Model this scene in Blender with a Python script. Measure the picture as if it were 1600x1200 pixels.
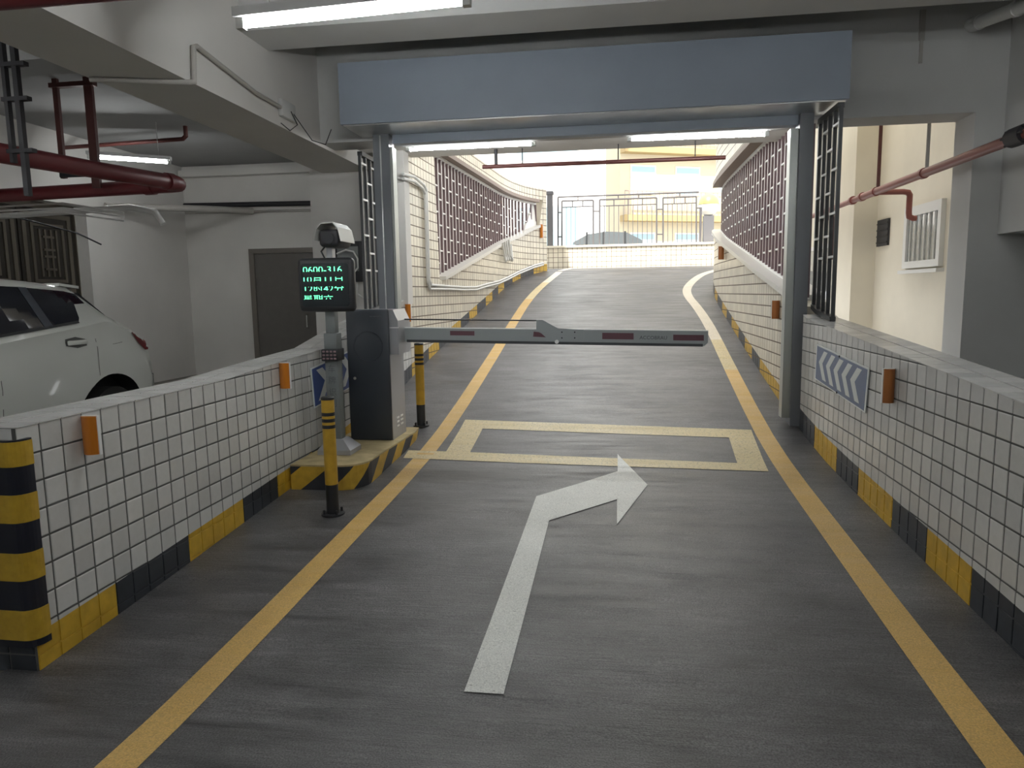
import bpy, bmesh, math, random
from mathutils import Vector, Matrix
random.seed(7)
SC = bpy.context.scene
COL = SC.collection
for o in list(bpy.data.objects): bpy.data.objects.remove(o)

# ------------------------------------------------------------------ camera
F_PX = 1109.0; VP = (958.0, 456.0); ROLL = math.radians(0.9); EYE = 1.5
_y = Vector((VP[0]-800, VP[1]-600, F_PX)).normalized()          # world Y in camera axes (right, down, forward)
_z = Vector((math.cos(ROLL), -math.sin(ROLL), 0)).cross(_y).normalized()
if _z.y > 0: _z = -_z
_x = _y.cross(_z)
if _x.x < 0: _x = -_x
cam = bpy.data.cameras.new('camera'); camo = bpy.data.objects.new('camera', cam); COL.objects.link(camo)
cam.sensor_fit = 'HORIZONTAL'; cam.sensor_width = 36.0; cam.lens = F_PX/1600*36
right = Vector((_x.x, _y.x, _z.x)); down = Vector((_x.y, _y.y, _z.y)); fwd = Vector((_x.z, _y.z, _z.z))
M = Matrix.Identity(4)
for i in range(3):
    M[i][0] = right[i]; M[i][1] = -down[i]; M[i][2] = -fwd[i]
M[0][3], M[1][3], M[2][3] = 0, 0, EYE
camo.matrix_world = M
cam.clip_start = 0.05; cam.clip_end = 400
SC.camera = camo

# ------------------------------------------------------------------ light, exposure
SC.view_settings.view_transform = 'Standard'; SC.view_settings.look = 'None'
SC.view_settings.gamma = 1.0; SC.view_settings.use_curve_mapping = False
SC.view_settings.exposure = 0.24
SKY = 2.6; SUN = 9.0; TUBE = 82.0
w = bpy.data.worlds.new('sky'); SC.world = w; w.use_nodes = True
w.node_tree.nodes['Background'].inputs[0].default_value = (0.97, 0.985, 1.0, 1)
w.node_tree.nodes['Background'].inputs[1].default_value = SKY
sl = bpy.data.lights.new('sun', 'SUN'); sl.energy = SUN; sl.angle = math.radians(0.6); sl.color = (1, 0.95, 0.86)
so = bpy.data.objects.new('sun', sl); COL.objects.link(so)
so.rotation_euler = (math.radians(38), 0, math.radians(-14))     # light travels towards +Y and down

# ------------------------------------------------------------------ pixel -> world
def ray(px, py):
    a = Vector(((px-800)/F_PX, (py-600)/F_PX, 1.0))
    return right*a.x + down*a.y + fwd*a.z
def on(px, py, axis, val):
    d = ray(px, py); o = Vector((0, 0, EYE)); t = (val-o[axis])/d[axis]
    return o + d*t
FY = [-60, 2.2, 3.0, 4.0, 5.0, 5.6, 6.2, 7.0, 8.0, 9.0, 10.0, 11.0, 12.0, 13.0, 14.0, 15.0, 16.0, 17.0, 80]
FZ = [0, 0, .035, .09, .145, .19, .26, .39, .575, .765, .97, 1.17, 1.37, 1.58, 1.78, 1.95, 2.03, 2.05, 2.05]
def interp(x, X, Y):
    if x <= X[0]: return Y[0]
    for i in range(len(X)-1):
        if x <= X[i+1]:
            return Y[i]+(Y[i+1]-Y[i])*(x-X[i])/(X[i+1]-X[i])
    return Y[-1]
def fz(y): return interp(y, FY, FZ)
def onfloor(px, py):
    d = ray(px, py); a, b = 0.5, 40.0; t = a; prev = a
    while t < b:
        p = Vector((0, 0, EYE))+d*t
        if p.z < fz(p.y): break
        prev = t; t += 0.02
    lo, hi = prev, t
    for _ in range(30):
        m = (lo+hi)/2; p = Vector((0, 0, EYE))+d*m
        if p.z < fz(p.y): hi = m
        else: lo = m
    return p

# ------------------------------------------------------------------ materials
MATS = {}
def srgb(r, g, b):
    f = lambda c: (c/255)/12.92 if c/255 <= .04045 else ((c/255+.055)/1.055)**2.4
    return (f(r), f(g), f(b), 1)
def mat(name, col, rough=.5, metal=0., noise=0., nscale=8., bump=0., bscale=60., emit=None, spec=.5, rand=0., coat=0., trans=0., stretch=None):
    m = bpy.data.materials.new(name); m.use_nodes = True; MATS[name] = m
    nt = m.node_tree; N = nt.nodes; Lk = nt.links; b = N['Principled BSDF']
    b.inputs['Base Color'].default_value = col; b.inputs['Roughness'].default_value = rough
    b.inputs['Metallic'].default_value = metal; b.inputs['Specular IOR Level'].default_value = spec
    b.inputs['Coat Weight'].default_value = coat; b.inputs['Transmission Weight'].default_value = trans
    tc = N.new('ShaderNodeTexCoord'); src = tc.outputs['Object']
    geo = N.new('ShaderNodeNewGeometry')
    mp = N.new('ShaderNodeMapping'); Lk.new(geo.outputs['Position'], mp.inputs[0])
    if stretch: mp.inputs['Scale'].default_value = stretch
    csock = None
    if noise > 0:
        n = N.new('ShaderNodeTexNoise'); n.inputs['Scale'].default_value = nscale; n.inputs['Detail'].default_value = 6
        Lk.new(mp.outputs[0], n.inputs['Vector'])
        mr = N.new('ShaderNodeMapRange'); mr.inputs[1].default_value = .3; mr.inputs[2].default_value = .7
        mr.inputs[3].default_value = 1-noise; mr.inputs[4].default_value = 1+noise
        Lk.new(n.outputs['Fac'], mr.inputs[0])
        mx = N.new('ShaderNodeMix'); mx.data_type = 'RGBA'; mx.blend_type = 'MULTIPLY'; mx.inputs[0].default_value = 1
        mx.inputs[6].default_value = col; Lk.new(mr.outputs[0], mx.inputs[7]); csock = mx.outputs[2]
    if rand > 0:
        oi = N.new('ShaderNodeObjectInfo'); ad = N.new('ShaderNodeMath'); ad.operation = 'ADD'
        Lk.new(oi.outputs['Random'], ad.inputs[0]); Lk.new(geo.outputs['Random Per Island'], ad.inputs[1])
        fr = N.new('ShaderNodeMath'); fr.operation = 'FRACT'; Lk.new(ad.outputs[0], fr.inputs[0])
        mr = N.new('ShaderNodeMapRange'); mr.inputs[3].default_value = 1-rand; mr.inputs[4].default_value = 1+rand
        Lk.new(fr.outputs[0], mr.inputs[0])
        mx = N.new('ShaderNodeMix'); mx.data_type = 'RGBA'; mx.blend_type = 'MULTIPLY'; mx.inputs[0].default_value = 1
        if csock: Lk.new(csock, mx.inputs[6])
        else: mx.inputs[6].default_value = col
        Lk.new(mr.outputs[0], mx.inputs[7]); csock = mx.outputs[2]
    if csock: Lk.new(csock, b.inputs['Base Color'])
    if bump > 0:
        n = N.new('ShaderNodeTexNoise'); n.inputs['Scale'].default_value = bscale; n.inputs['Detail'].default_value = 4
        Lk.new(mp.outputs[0], n.inputs['Vector'])
        bp = N.new('ShaderNodeBump'); bp.inputs['Strength'].default_value = bump; bp.inputs['Distance'].default_value = .01
        Lk.new(n.outputs['Fac'], bp.inputs['Height']); Lk.new(bp.outputs[0], b.inputs['Normal'])
    if emit:
        b.inputs['Emission Color'].default_value = emit[0]; b.inputs['Emission Strength'].default_value = emit[1]
    return m
def floor_mat(name, base, worn=None, wear=.45):
    """dark ramp coating with brushed cross streaks; worn = paint colour laid over it"""
    m = bpy.data.materials.new(name); m.use_nodes = True; MATS[name] = m
    nt = m.node_tree; N = nt.nodes; Lk = nt.links; b = N['Principled BSDF']
    geo = N.new('ShaderNodeNewGeometry')
    def noise(scale, st, detail=6, rough=.6):
        mp = N.new('ShaderNodeMapping'); mp.inputs['Scale'].default_value = st; Lk.new(geo.outputs['Position'], mp.inputs[0])
        n = N.new('ShaderNodeTexNoise'); n.inputs['Scale'].default_value = scale; n.inputs['Detail'].default_value = detail
        n.inputs['Roughness'].default_value = rough
        Lk.new(mp.outputs[0], n.inputs['Vector']); return n.outputs['Fac']
    def mrange(s, a, c, d, e):
        r = N.new('ShaderNodeMapRange'); r.inputs[1].default_value = a; r.inputs[2].default_value = c
        r.inputs[3].default_value = d; r.inputs[4].default_value = e; Lk.new(s, r.inputs[0]); return r.outputs[0]
    streak = noise(5, (.35, 2.6, 1)); patch = noise(.9, (1, 1, 1), 4); grain = noise(150, (1, 1, 1), 2)
    fine = noise(22, (.25, 3.5, 1), 4); scuff = noise(2.3, (.55, 1.1, 1), 8, .72)
    def mult(a, f):
        x = N.new('ShaderNodeMix'); x.data_type = 'RGBA'; x.blend_type = 'MULTIPLY'; x.inputs[0].default_value = 1
        if isinstance(a, tuple): x.inputs[6].default_value = a
        else: Lk.new(a, x.inputs[6])
        Lk.new(f, x.inputs[7]); return x.outputs[2]
    c = mult(base, mrange(streak, .3, .7, .62, 1.42)); c = mult(c, mrange(patch, .3, .7, .68, 1.34)); c = mult(c, mrange(fine, .3, .7, .82, 1.18)); c = mult(c, mrange(scuff, .34, .66, .66, 1.38))
    c = mult(c, mrange(grain, .3, .7, .45, 1.6))
    if worn:
        pc = mult(worn, mrange(grain, .3, .7, .75, 1.2)); pc = mult(pc, mrange(patch, .3, .7, .88, 1.1))
        x = N.new('ShaderNodeMix'); x.data_type = 'RGBA'
        wn = noise(55, (1, 1, 1), 5, .75)
        Lk.new(mrange(wn, wear+.2, wear+.28, 0, .65), x.inputs[0]); Lk.new(pc, x.inputs[6]); Lk.new(c, x.inputs[7]); c = x.outputs[2]
    Lk.new(c, b.inputs['Base Color'])
    Lk.new(mrange(streak, .32, .68, .29, .55), b.inputs['Roughness']); b.inputs['Specular IOR Level'].default_value = .5
    ad = N.new('ShaderNodeMath'); ad.operation = 'ADD'; Lk.new(grain, ad.inputs[0]); Lk.new(fine, ad.inputs[1])
    bp = N.new('ShaderNodeBump'); bp.inputs['Strength'].default_value = .33; bp.inputs['Distance'].default_value = .006
    Lk.new(ad.outputs[0], bp.inputs['Height']); Lk.new(bp.outputs[0], b.inputs['Normal'])
    return m
def stripe_mat(name, c1, c2, period, slope):
    m = bpy.data.materials.new(name); m.use_nodes = True; MATS[name] = m
    nt = m.node_tree; N = nt.nodes; Lk = nt.links; b = N['Principled BSDF']; b.inputs['Roughness'].default_value = .5
    geo = N.new('ShaderNodeNewGeometry'); sx = N.new('ShaderNodeSeparateXYZ'); Lk.new(geo.outputs['Position'], sx.inputs[0])
    def mth(op, a, c):
        n = N.new('ShaderNodeMath'); n.operation = op
        for i, v in ((0, a), (1, c)):
            if v is None: continue
            if isinstance(v, (int, float)): n.inputs[i].default_value = v
            else: Lk.new(v, n.inputs[i])
        return n.outputs[0]
    s = mth('ADD', sx.outputs[0], sx.outputs[1]); s = mth('SUBTRACT', s, mth('MULTIPLY', sx.outputs[2], slope))
    s = mth('FRACT', mth('DIVIDE', s, period), None); f = mth('GREATER_THAN', s, .5)
    n = N.new('ShaderNodeTexNoise'); n.inputs['Scale'].default_value = 14; n.inputs['Detail'].default_value = 6; Lk.new(geo.outputs['Position'], n.inputs['Vector'])
    x = N.new('ShaderNodeMix'); x.data_type = 'RGBA'; x.inputs[6].default_value = c1; x.inputs[7].default_value = c2; Lk.new(f, x.inputs[0])
    mr = N.new('ShaderNodeMapRange'); mr.inputs[1].default_value = .3; mr.inputs[2].default_value = .7; mr.inputs[3].default_value = .8; mr.inputs[4].default_value = 1.15
    Lk.new(n.outputs['Fac'], mr.inputs[0])
    y = N.new('ShaderNodeMix'); y.data_type = 'RGBA'; y.blend_type = 'MULTIPLY'; y.inputs[0].default_value = 1
    Lk.new(x.outputs[2], y.inputs[6]); Lk.new(mr.outputs[0], y.inputs[7]); Lk.new(y.outputs[2], b.inputs['Base Color'])
    return m

floor_mat('ramp_coat', (.076, .073, .074, 1))
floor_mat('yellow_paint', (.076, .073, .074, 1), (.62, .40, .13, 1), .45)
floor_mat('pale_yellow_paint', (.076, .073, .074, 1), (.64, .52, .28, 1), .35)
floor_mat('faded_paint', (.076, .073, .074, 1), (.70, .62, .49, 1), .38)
floor_mat('white_paint', (.076, .073, .074, 1), (.72, .72, .68, 1), .40)
mat('bay_floor', (.13, .12, .10, 1), .4, noise=.15, nscale=2)
mat('plaster', (.68, .66, .63, 1), .9, noise=.05, nscale=1.2, bump=.05, bscale=30)
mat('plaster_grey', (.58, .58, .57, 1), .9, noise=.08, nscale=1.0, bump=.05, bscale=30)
mat('ceiling_shade', (.36, .36, .355, 1), .9, noise=.08, nscale=1.0)  # darker than the wall plaster; shade above the lamps put into the colour
mat('plaster_shaded', (.17, .175, .175, 1), .9, noise=.08, nscale=1.0)
mat('cream', (.74, .69, .58, 1), .85, noise=.06, nscale=1.5)
mat('tile', (.64, .635, .615, 1), .22, rand=.10, noise=.03, nscale=30)
mat('tile_daylit', (.70, .645, .53, 1), .3, rand=.10)  # same tile tinted warm; daylight on the ramp put into the colour
mat('grout', (.10, .10, .095, 1), .9)
mat('grout_far', (.17, .135, .10, 1), .9)
mat('band_yellow', (.60, .37, .035, 1), .45, noise=.15, nscale=14)
mat('band_black', (.028, .032, .040, 1), .4, noise=.2, nscale=14)
mat('frame_blue', (.30, .345, .41, 1), .45, metal=.0, noise=.05, nscale=2)
mat('post_grey', (.17, .18, .20, 1), .4)
mat('rail_pale', (.40, .42, .40, 1), .35, metal=.3)
mat('galv', (.62, .63, .62, 1), .28, metal=.9, noise=.12, nscale=5)
mat('grille_brown', (.17, .115, .125, 1), .32, spec=.6)
mat('grille_white', (.85, .85, .84, 1), .4)
mat('grille_dark', (.05, .052, .055, 1), .4)
mat('sill', (.62, .60, .56, 1), .35)
mat('trim_brown', (.30, .235, .20, 1), .6)
mat('red_pipe', (.165, .024, .028, 1), .42)
mat('red_pipe_pale', (.30, .10, .085, 1), .4)
mat('red_dark', (.10, .028, .024, 1), .5)
mat('white_pvc', (.70, .70, .68, 1), .4)
mat('grey_conduit', (.42, .40, .37, 1), .45)
mat('black', (.018, .019, .022, 1), .45)
mat('black_gloss', (.012, .013, .018, 1), .15)
mat('steel_dark', (.018, .017, .021, 1), .55)
mat('tube_glow', (1, 1, 1, 1), .5, emit=((.97, 1, 1, 1), TUBE))
mat('lamp_white', (.75, .76, .75, 1), .4)
mat('lamp_cap', (.5, .5, .48, 1), .4)
mat('cab_dark', (.032, .038, .048, 1), .38)
mat('cab_grey', (.36, .365, .385, 1), .35, metal=.25)
mat('pole_grey', (.15, .165, .165, 1), .5)
mat('arm', (.36, .39, .40, 1), .35, metal=.2)
mat('arm_under', (.045, .05, .055, 1), .5)
mat('strip_red', (.13, .055, .07, 1), .4)
mat('print_dark', (.09, .095, .10, 1), .6)
mat('cam_white', (.55, .55, .52, 1), .4)
mat('screen', (.010, .015, .018, 1), .25)
mat('led', (.02, .3, .1, 1), .5, emit=((.16, 1.0, .46, 1), 2.0))
mat('led_dot', (.25, .17, .18, 1), .4)
mat('bollard_yellow', (.58, .35, .035, 1), .45, noise=.1, nscale=20)
mat('reflect_orange', (.62, .20, .015, 1), .25, spec=.8)
mat('reflect_shaded', (.36, .13, .035, 1), .3)  # orange lens darkened; shade on the right wall put into the colour
mat('sign_blue', (.055, .10, .30, 1), .4)
mat('sign_slate', (.15, .19, .30, 1), .4)
mat('sign_white', (.72, .75, .74, 1), .4)
mat('guard_black', (.014, .016, .026, 1), .3)
mat('guard_yellow', (.52, .33, .035, 1), .3, noise=.12, nscale=25)
mat('plinth_top', (.46, .37, .20, 1), .8, noise=.22, nscale=9)
stripe_mat('plinth_stripe', (.56, .35, .04, 1), (.03, .033, .04, 1), .42, 1.3)
mat('car_white', (.74, .76, .72, 1), .18, coat=.8, spec=.6)
mat('car_glass', (.012, .014, .022, 1), .05, spec=.9)
mat('car_pillar', (.05, .058, .075, 1), .3)
mat('car_black', (.010, .010, .011, 1), .6)
mat('car_seam', (.12, .12, .115, 1), .6)
mat('tail_red', (.16, .012, .015, 1), .12, coat=.5)
mat('chrome', (.7, .7, .7, 1), .12, metal=1.)
mat('rubber', (.015, .015, .015, 1), .8)
mat('rim', (.35, .35, .36, 1), .3, metal=.8)
mat('sedan_paint', (.012, .014, .016, 1), .6, spec=.2)
mat('sedan_glass', (.07, .08, .085, 1), .6, spec=.1)
mat('door_grey', (.115, .105, .095, 1), .55, noise=.05)
mat('door_frame_grey', (.16, .14, .12, 1), .5)
mat('door_steel', (.23, .205, .17, 1), .3, metal=.85)
mat('door_steel_dark', (.045, .04, .034, 1), .4, metal=.5)
mat('window_frame', (.74, .74, .72, 1), .4)
mat('pane', (.42, .43, .42, 1), .06, spec=.9, metal=.55)
mat('clear_cover', (.20, .21, .21, 1), .1, spec=.8)
mat('vent', (.03, .03, .035, 1), .6)
mat('fence', (.10, .095, .10, 1), .6)
mat('pillar_grey', (.12, .12, .13, 1), .7)
mat('globe', (.85, .85, .82, 1), .3)
mat('globe_cap', (.62, .52, .12, 1), .4)
mat('house_white', (.85, .84, .82, 1), .8)
mat('house_cream', (.55, .49, .36, 1), .8)
mat('house_ledge', (.36, .27, .13, 1), .8)
mat('house_glass', (.30, .42, .48, 1), .15)
mat('pavement', (.42, .41, .39, 1), .9)
mat('awning', (.70, .36, .08, 1), .7)

# ------------------------------------------------------------------ mesh builder
class MB:
    def __init__(s): s.v = []; s.f = []; s.m = []; s.sm = []
    def face(s, pts, mi=0, smooth=False):
        k = len(s.v); s.v += [tuple(p) for p in pts]; s.f.append(list(range(k, k+len(pts)))); s.m.append(mi); s.sm.append(smooth)
    def idx(s, vs, fs, mi=0, smooth=False):
        k = len(s.v); s.v += [tuple(p) for p in vs]
        for f in fs: s.f.append([k+i for i in f]); s.m.append(mi); s.sm.append(smooth)
    def box(s, x0, x1, y0, y1, z0, z1, mi=0):
        if x0 > x1: x0, x1 = x1, x0
        if y0 > y1: y0, y1 = y1, y0
        if z0 > z1: z0, z1 = z1, z0
        v = [(x0,y0,z0),(x1,y0,z0),(x1,y1,z0),(x0,y1,z0),(x0,y0,z1),(x1,y0,z1),(x1,y1,z1),(x0,y1,z1)]
        s.idx(v, [(3,2,1,0),(4,5,6,7),(0,1,5,4),(1,2,6,5),(2,3,7,6),(3,0,4,7)], mi); return s
    def hexa(s, v, mi=0):
        s.idx(v, [(3,2,1,0),(4,5,6,7),(0,1,5,4),(1,2,6,5),(2,3,7,6),(3,0,4,7)], mi); return s
    def prism(s, poly, off, mi=0, mside=None):
        """poly: 3D points, extruded by vector off"""
        n = len(poly); a = [Vector(p) for p in poly]; b = [p+Vector(off) for p in a]
        ms = mi if mside is None else mside
        s.face(a[::-1], ms); s.face(b, mi)
        for i in range(n):
            j = (i+1) % n; s.face([a[i], a[j], b[j], b[i]], ms)
        return s
    def rbox(s, x0, x1, y0, y1, z0, z1, r=.01, seg=2, mi=0):
        bm = bmesh.new(); bmesh.ops.create_cube(bm, size=1)
        for v in bm.verts:
            v.co = Vector(((x0+x1)/2+v.co.x*(x1-x0), (y0+y1)/2+v.co.y*(y1-y0), (z0+z1)/2+v.co.z*(z1-z0)))
        bmesh.ops.bevel(bm, geom=list(bm.edges), offset=r, segments=seg, affect='EDGES', profile=.5)
        bm.verts.index_update()
        s.idx([v.co.copy() for v in bm.verts], [[v.index for v in f.verts] for f in bm.faces], mi, True); bm.free(); return s
    def tube(s, path, r, n=10, mi=0, caps=True, r2=None):
        P = [Vector(p) for p in path]; k = len(P); rings = []
        t0 = (P[1]-P[0]).normalized(); up = Vector((0,0,1)) if abs(t0.z) < .9 else Vector((1,0,0))
        nrm = (up - t0*up.dot(t0)).normalized()
        base = len(s.v)
        for i in range(k):
            if i == 0: t = (P[1]-P[0])
            elif i == k-1: t = (P[-1]-P[-2])
            else: t = (P[i+1]-P[i]).normalized()+(P[i]-P[i-1]).normalized()
            t = t.normalized() if t.length > 1e-9 else t0
            nrm = (nrm - t*nrm.dot(t)); nrm = nrm.normalized() if nrm.length > 1e-6 else t.orthogonal().normalized()
            bi = t.cross(nrm)
            rr = r if r2 is None else r+(r2-r)*i/(k-1)
            sc = 1.0
            if 0 < i < k-1:
                c = (P[i+1]-P[i]).normalized().dot((P[i]-P[i-1]).normalized()); sc = 1/max(.5, math.sqrt(max(0,(1+c)/2)))
            for j in range(n):
                a = 2*math.pi*j/n; s.v.append(tuple(P[i]+(nrm*math.cos(a)+bi*math.sin(a))*rr*(sc if abs(math.cos(a))*0+1 else 1)))
        for i in range(k-1):
            for j in range(n):
                a = base+i*n+j; b = base+i*n+(j+1)%n
                s.f.append([a, b, b+n, a+n]); s.m.append(mi); s.sm.append(True)
        if caps:
            s.f.append([base+j for j in range(n)][::-1]); s.m.append(mi); s.sm.append(False)
            s.f.append([base+(k-1)*n+j for j in range(n)]); s.m.append(mi); s.sm.append(False)
        return s
    def lathe(s, prof, cx, cy, n=20, mi=0, cap=True):
        base = len(s.v); k = len(prof)
        for r, z in prof:
            for j in range(n):
                a = 2*math.pi*j/n; s.v.append((cx+r*math.cos(a), cy+r*math.sin(a), z))
        for i in range(k-1):
            for j in range(n):
                a = base+i*n+j; b = base+i*n+(j+1)%n
                s.f.append([a, b, b+n, a+n]); s.m.append(mi); s.sm.append(True)
        if cap:
            s.f.append([base+j for j in range(n)][::-1]); s.m.append(mi); s.sm.append(False)
            s.f.append([base+(k-1)*n+j for j in range(n)]); s.m.append(mi); s.sm.append(False)
        return s
    def mesh(s, name, mats, origin=(0,0,0)):
        me = bpy.data.meshes.new(name); O = Vector(origin)
        me.from_pydata([tuple(Vector(v)-O) for v in s.v], [], s.f)
        me.polygons.foreach_set('material_index', s.m); me.polygons.foreach_set('use_smooth', s.sm)
        for m in ([mats] if isinstance(mats, str) else mats): me.materials.append(MATS[m])
        if any(s.sm): me.set_sharp_from_angle(angle=math.radians(40))
        me.update(); return me
    def build(s, name, mats, parent=None, origin=None, abs_origin=True):
        O = Vector(origin) if origin else (s.center())
        o = bpy.data.objects.new(name, s.mesh(name, mats, O)); COL.objects.link(o)
        place(o, O, parent); return o
    def center(s):
        n = len(s.v)
        lo = [min(v[i] for v in s.v) for i in range(3)]; hi = [max(v[i] for v in s.v) for i in range(3)]
        return Vector(((lo[0]+hi[0])/2, (lo[1]+hi[1])/2, lo[2]))
WORLD = {}
def place(o, loc, parent=None):
    WORLD[o.name] = Vector(loc)
    if parent is not None:
        o.parent = parent; o.location = Vector(loc)-WORLD[parent.name]
    else: o.location = loc
def tag(o, label=None, cat=None, group=None, kind=None):
    if label: o['label'] = label
    if cat: o['category'] = cat
    if group: o['group'] = group
    if kind: o['kind'] = kind
    return o
def thing(name, loc, label, cat, group=None):
    o = bpy.data.objects.new(name, None); COL.objects.link(o); o.empty_display_size = .1
    place(o, Vector(loc), None); return tag(o, label, cat, group)
def struct(mb, name, mats, label=None, parent=None):
    o = mb.build(name, mats, parent)
    if parent is None: o['kind'] = 'structure'
    if label: o['label'] = label
    return o
def clip(poly, f):
    out = []; n = len(poly)
    for i in range(n):
        a, b = poly[i], poly[(i+1) % n]; fa, fb = f(a), f(b)
        if fa >= 0: out.append(a)
        if (fa >= 0) != (fb >= 0):
            t = fa/(fa-fb); out.append((a[0]+(b[0]-a[0])*t, a[1]+(b[1]-a[1])*t))
    return out
def area(p): return abs(sum(p[i][0]*p[(i+1)%len(p)][1]-p[(i+1)%len(p)][0]*p[i][1] for i in range(len(p))))/2

# ================================================================== STRUCTURE
# ---- floor
fl = MB(); ys = [-9, -4, 0, 2.2]+[2.2+.2*i for i in range(1, 52)]
ys = [y for y in ys if y < 12.45]+[12.4]
ys = sorted(set(ys))
for a, b in zip(ys, ys[1:]):
    fl.idx([(-2.45,a,fz(a)),(1.75,a,fz(a)),(1.75,b,fz(b)),(-2.45,b,fz(b))], [(0,1,2,3)], 0, True)
yu = [12.4+.2*i for i in range(0, 38)]
for a, b in zip(yu, yu[1:]):
    fl.idx([(-2.45,a,fz(a)),(9,a,fz(a)),(9,b,fz(b)),(-2.45,b,fz(b))], [(0,1,2,3)], 0, True)
floor = struct(fl, 'floor', 'ramp_coat', 'dark grey coated ramp floor rising to the street')
bay = MB().box(-12, -2.45, -9, 13.3, -.2, 0); struct(bay, 'floor_bay', 'bay_floor', 'parking bay floor behind the low tiled wall')
alf = MB().box(1.75, 6, -9, 7, -.2, 0).box(1.75, 9, 7, 16.5, -.2, -.001); struct(alf, 'floor_alley', 'bay_floor', 'floor behind the right tiled wall')
def ribbon(pts, hw, name, m, dz=.0018, label=None):
    mb = MB(); P = [Vector((p[0], p[1], 0)) for p in pts]; Lf = []; Rt = []
    for i, p in enumerate(P):
        t = (P[min(i+1, len(P)-1)]-P[max(i-1, 0)]).normalized(); n = Vector((-t.y, t.x, 0))
        a = p+n*hw; b = p-n*hw; a.z = fz(a.y)+dz; b.z = fz(b.y)+dz; Lf.append(a); Rt.append(b)
    for i in range(len(P)-1): mb.idx([Rt[i], Rt[i+1], Lf[i+1], Lf[i]], [(0,1,2,3)], 0, True)
    o = mb.build(name, m, floor)
    if label: o['label'] = label
    return o
def dens(pts, step=.15):
    out = []
    for (a, b) in zip(pts, pts[1:]):
        n = max(1, int(math.hypot(b[0]-a[0], b[1]-a[1])/step))
        for i in range(n): out.append((a[0]+(b[0]-a[0])*i/n, a[1]+(b[1]-a[1])*i/n))
    return out+[pts[-1]]
def smoothpath(pts, it=2):
    for _ in range(it):
        q = [pts[0]]
        for a, b in zip(pts, pts[1:]):
            q.append((a[0]*.75+b[0]*.25, a[1]*.75+b[1]*.25)); q.append((a[0]*.25+b[0]*.75, a[1]*.25+b[1]*.75))
        pts = q+[pts[-1]]
    return pts
lane_l = [(-1.62,-1),(-1.587,1.9),(-1.566,3.35),(-1.538,5.4),(-1.507,7.7),(-1.468,10.5),(-1.44,12.0),(-1.32,13.2),(-1.17,14.2),(-1.08,15.2),(-.9,16.3)]
lane_r = [(1.17,-1),(1.233,2.25),(1.252,3.6),(1.28,5.6),(1.307,7.7),(1.335,10.0),(1.30,11.3),(1.22,12.3),(1.30,13.0),(1.62,14.0),(1.95,14.6),(2.6,15.3)]
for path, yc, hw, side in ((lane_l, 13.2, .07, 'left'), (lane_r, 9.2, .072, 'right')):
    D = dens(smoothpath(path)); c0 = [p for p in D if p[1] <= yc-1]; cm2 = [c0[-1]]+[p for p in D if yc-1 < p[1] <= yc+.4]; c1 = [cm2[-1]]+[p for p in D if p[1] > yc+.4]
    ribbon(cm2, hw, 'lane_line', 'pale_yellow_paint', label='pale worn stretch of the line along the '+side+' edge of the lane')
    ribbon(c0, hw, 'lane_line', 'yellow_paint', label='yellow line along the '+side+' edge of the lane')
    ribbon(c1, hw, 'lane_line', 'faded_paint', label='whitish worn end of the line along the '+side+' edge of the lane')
def floorpoly(pixels, name, m, dz, label):
    """flat marking: pixel polygon laid on the sloping floor, cut along y so that it follows the slope"""
    P = [onfloor(*q) for q in pixels]; poly = [(p.x, p.y) for p in P]
    mb = MB(); y0 = min(p[1] for p in poly); y1 = max(p[1] for p in poly)
    cuts = [y0]+[y for y in FY if y0 < y < y1]+[y1]
    bm = bmesh.new(); vs = [bm.verts.new((x, y, 0)) for x, y in poly]; bm.faces.new(vs)
    for y in cuts[1:-1]:
        bmesh.ops.bisect_plane(bm, geom=list(bm.verts)+list(bm.edges)+list(bm.faces), plane_co=(0,y,0), plane_no=(0,1,0))
    bmesh.ops.triangulate(bm, faces=list(bm.faces))
    bm.verts.index_update()
    for f in bm.faces:
        q = [(v.co.x, v.co.y, fz(v.co.y)+dz) for v in f.verts]
        if f.normal.z < 0: q = q[::-1]
        mb.face(q)
    bm.free(); o = mb.build(name, m, floor); o['label'] = label; return o
floorpoly([(725,1082),(787,1086),(858,814),(964,781),(964,820),(1012,758),(965,710),(965,737),(838,776)], 'turn_arrow', 'white_paint', .0040, 'worn white right-turn arrow')
floorpoly([(727,656),(1174,672),(1139,684),(754,670)], 'box_marking', 'pale_yellow_paint', .0025, 'far bar of the worn pale yellow box')
floorpoly([(727,656),(754,670),(734,708),(697,706)], 'box_marking', 'pale_yellow_paint', .0025, 'left bar of the worn pale yellow box')
floorpoly([(1174,672),(1201,737),(1152,724),(1139,684)], 'box_marking', 'pale_yellow_paint', .0025, 'right bar of the worn pale yellow box')
floorpoly([(638,704),(734,707),(1152,724),(1201,737),(820,724),(630,716)], 'box_marking', 'pale_yellow_paint', .0032, 'near bar of the worn pale yellow box')

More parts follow.
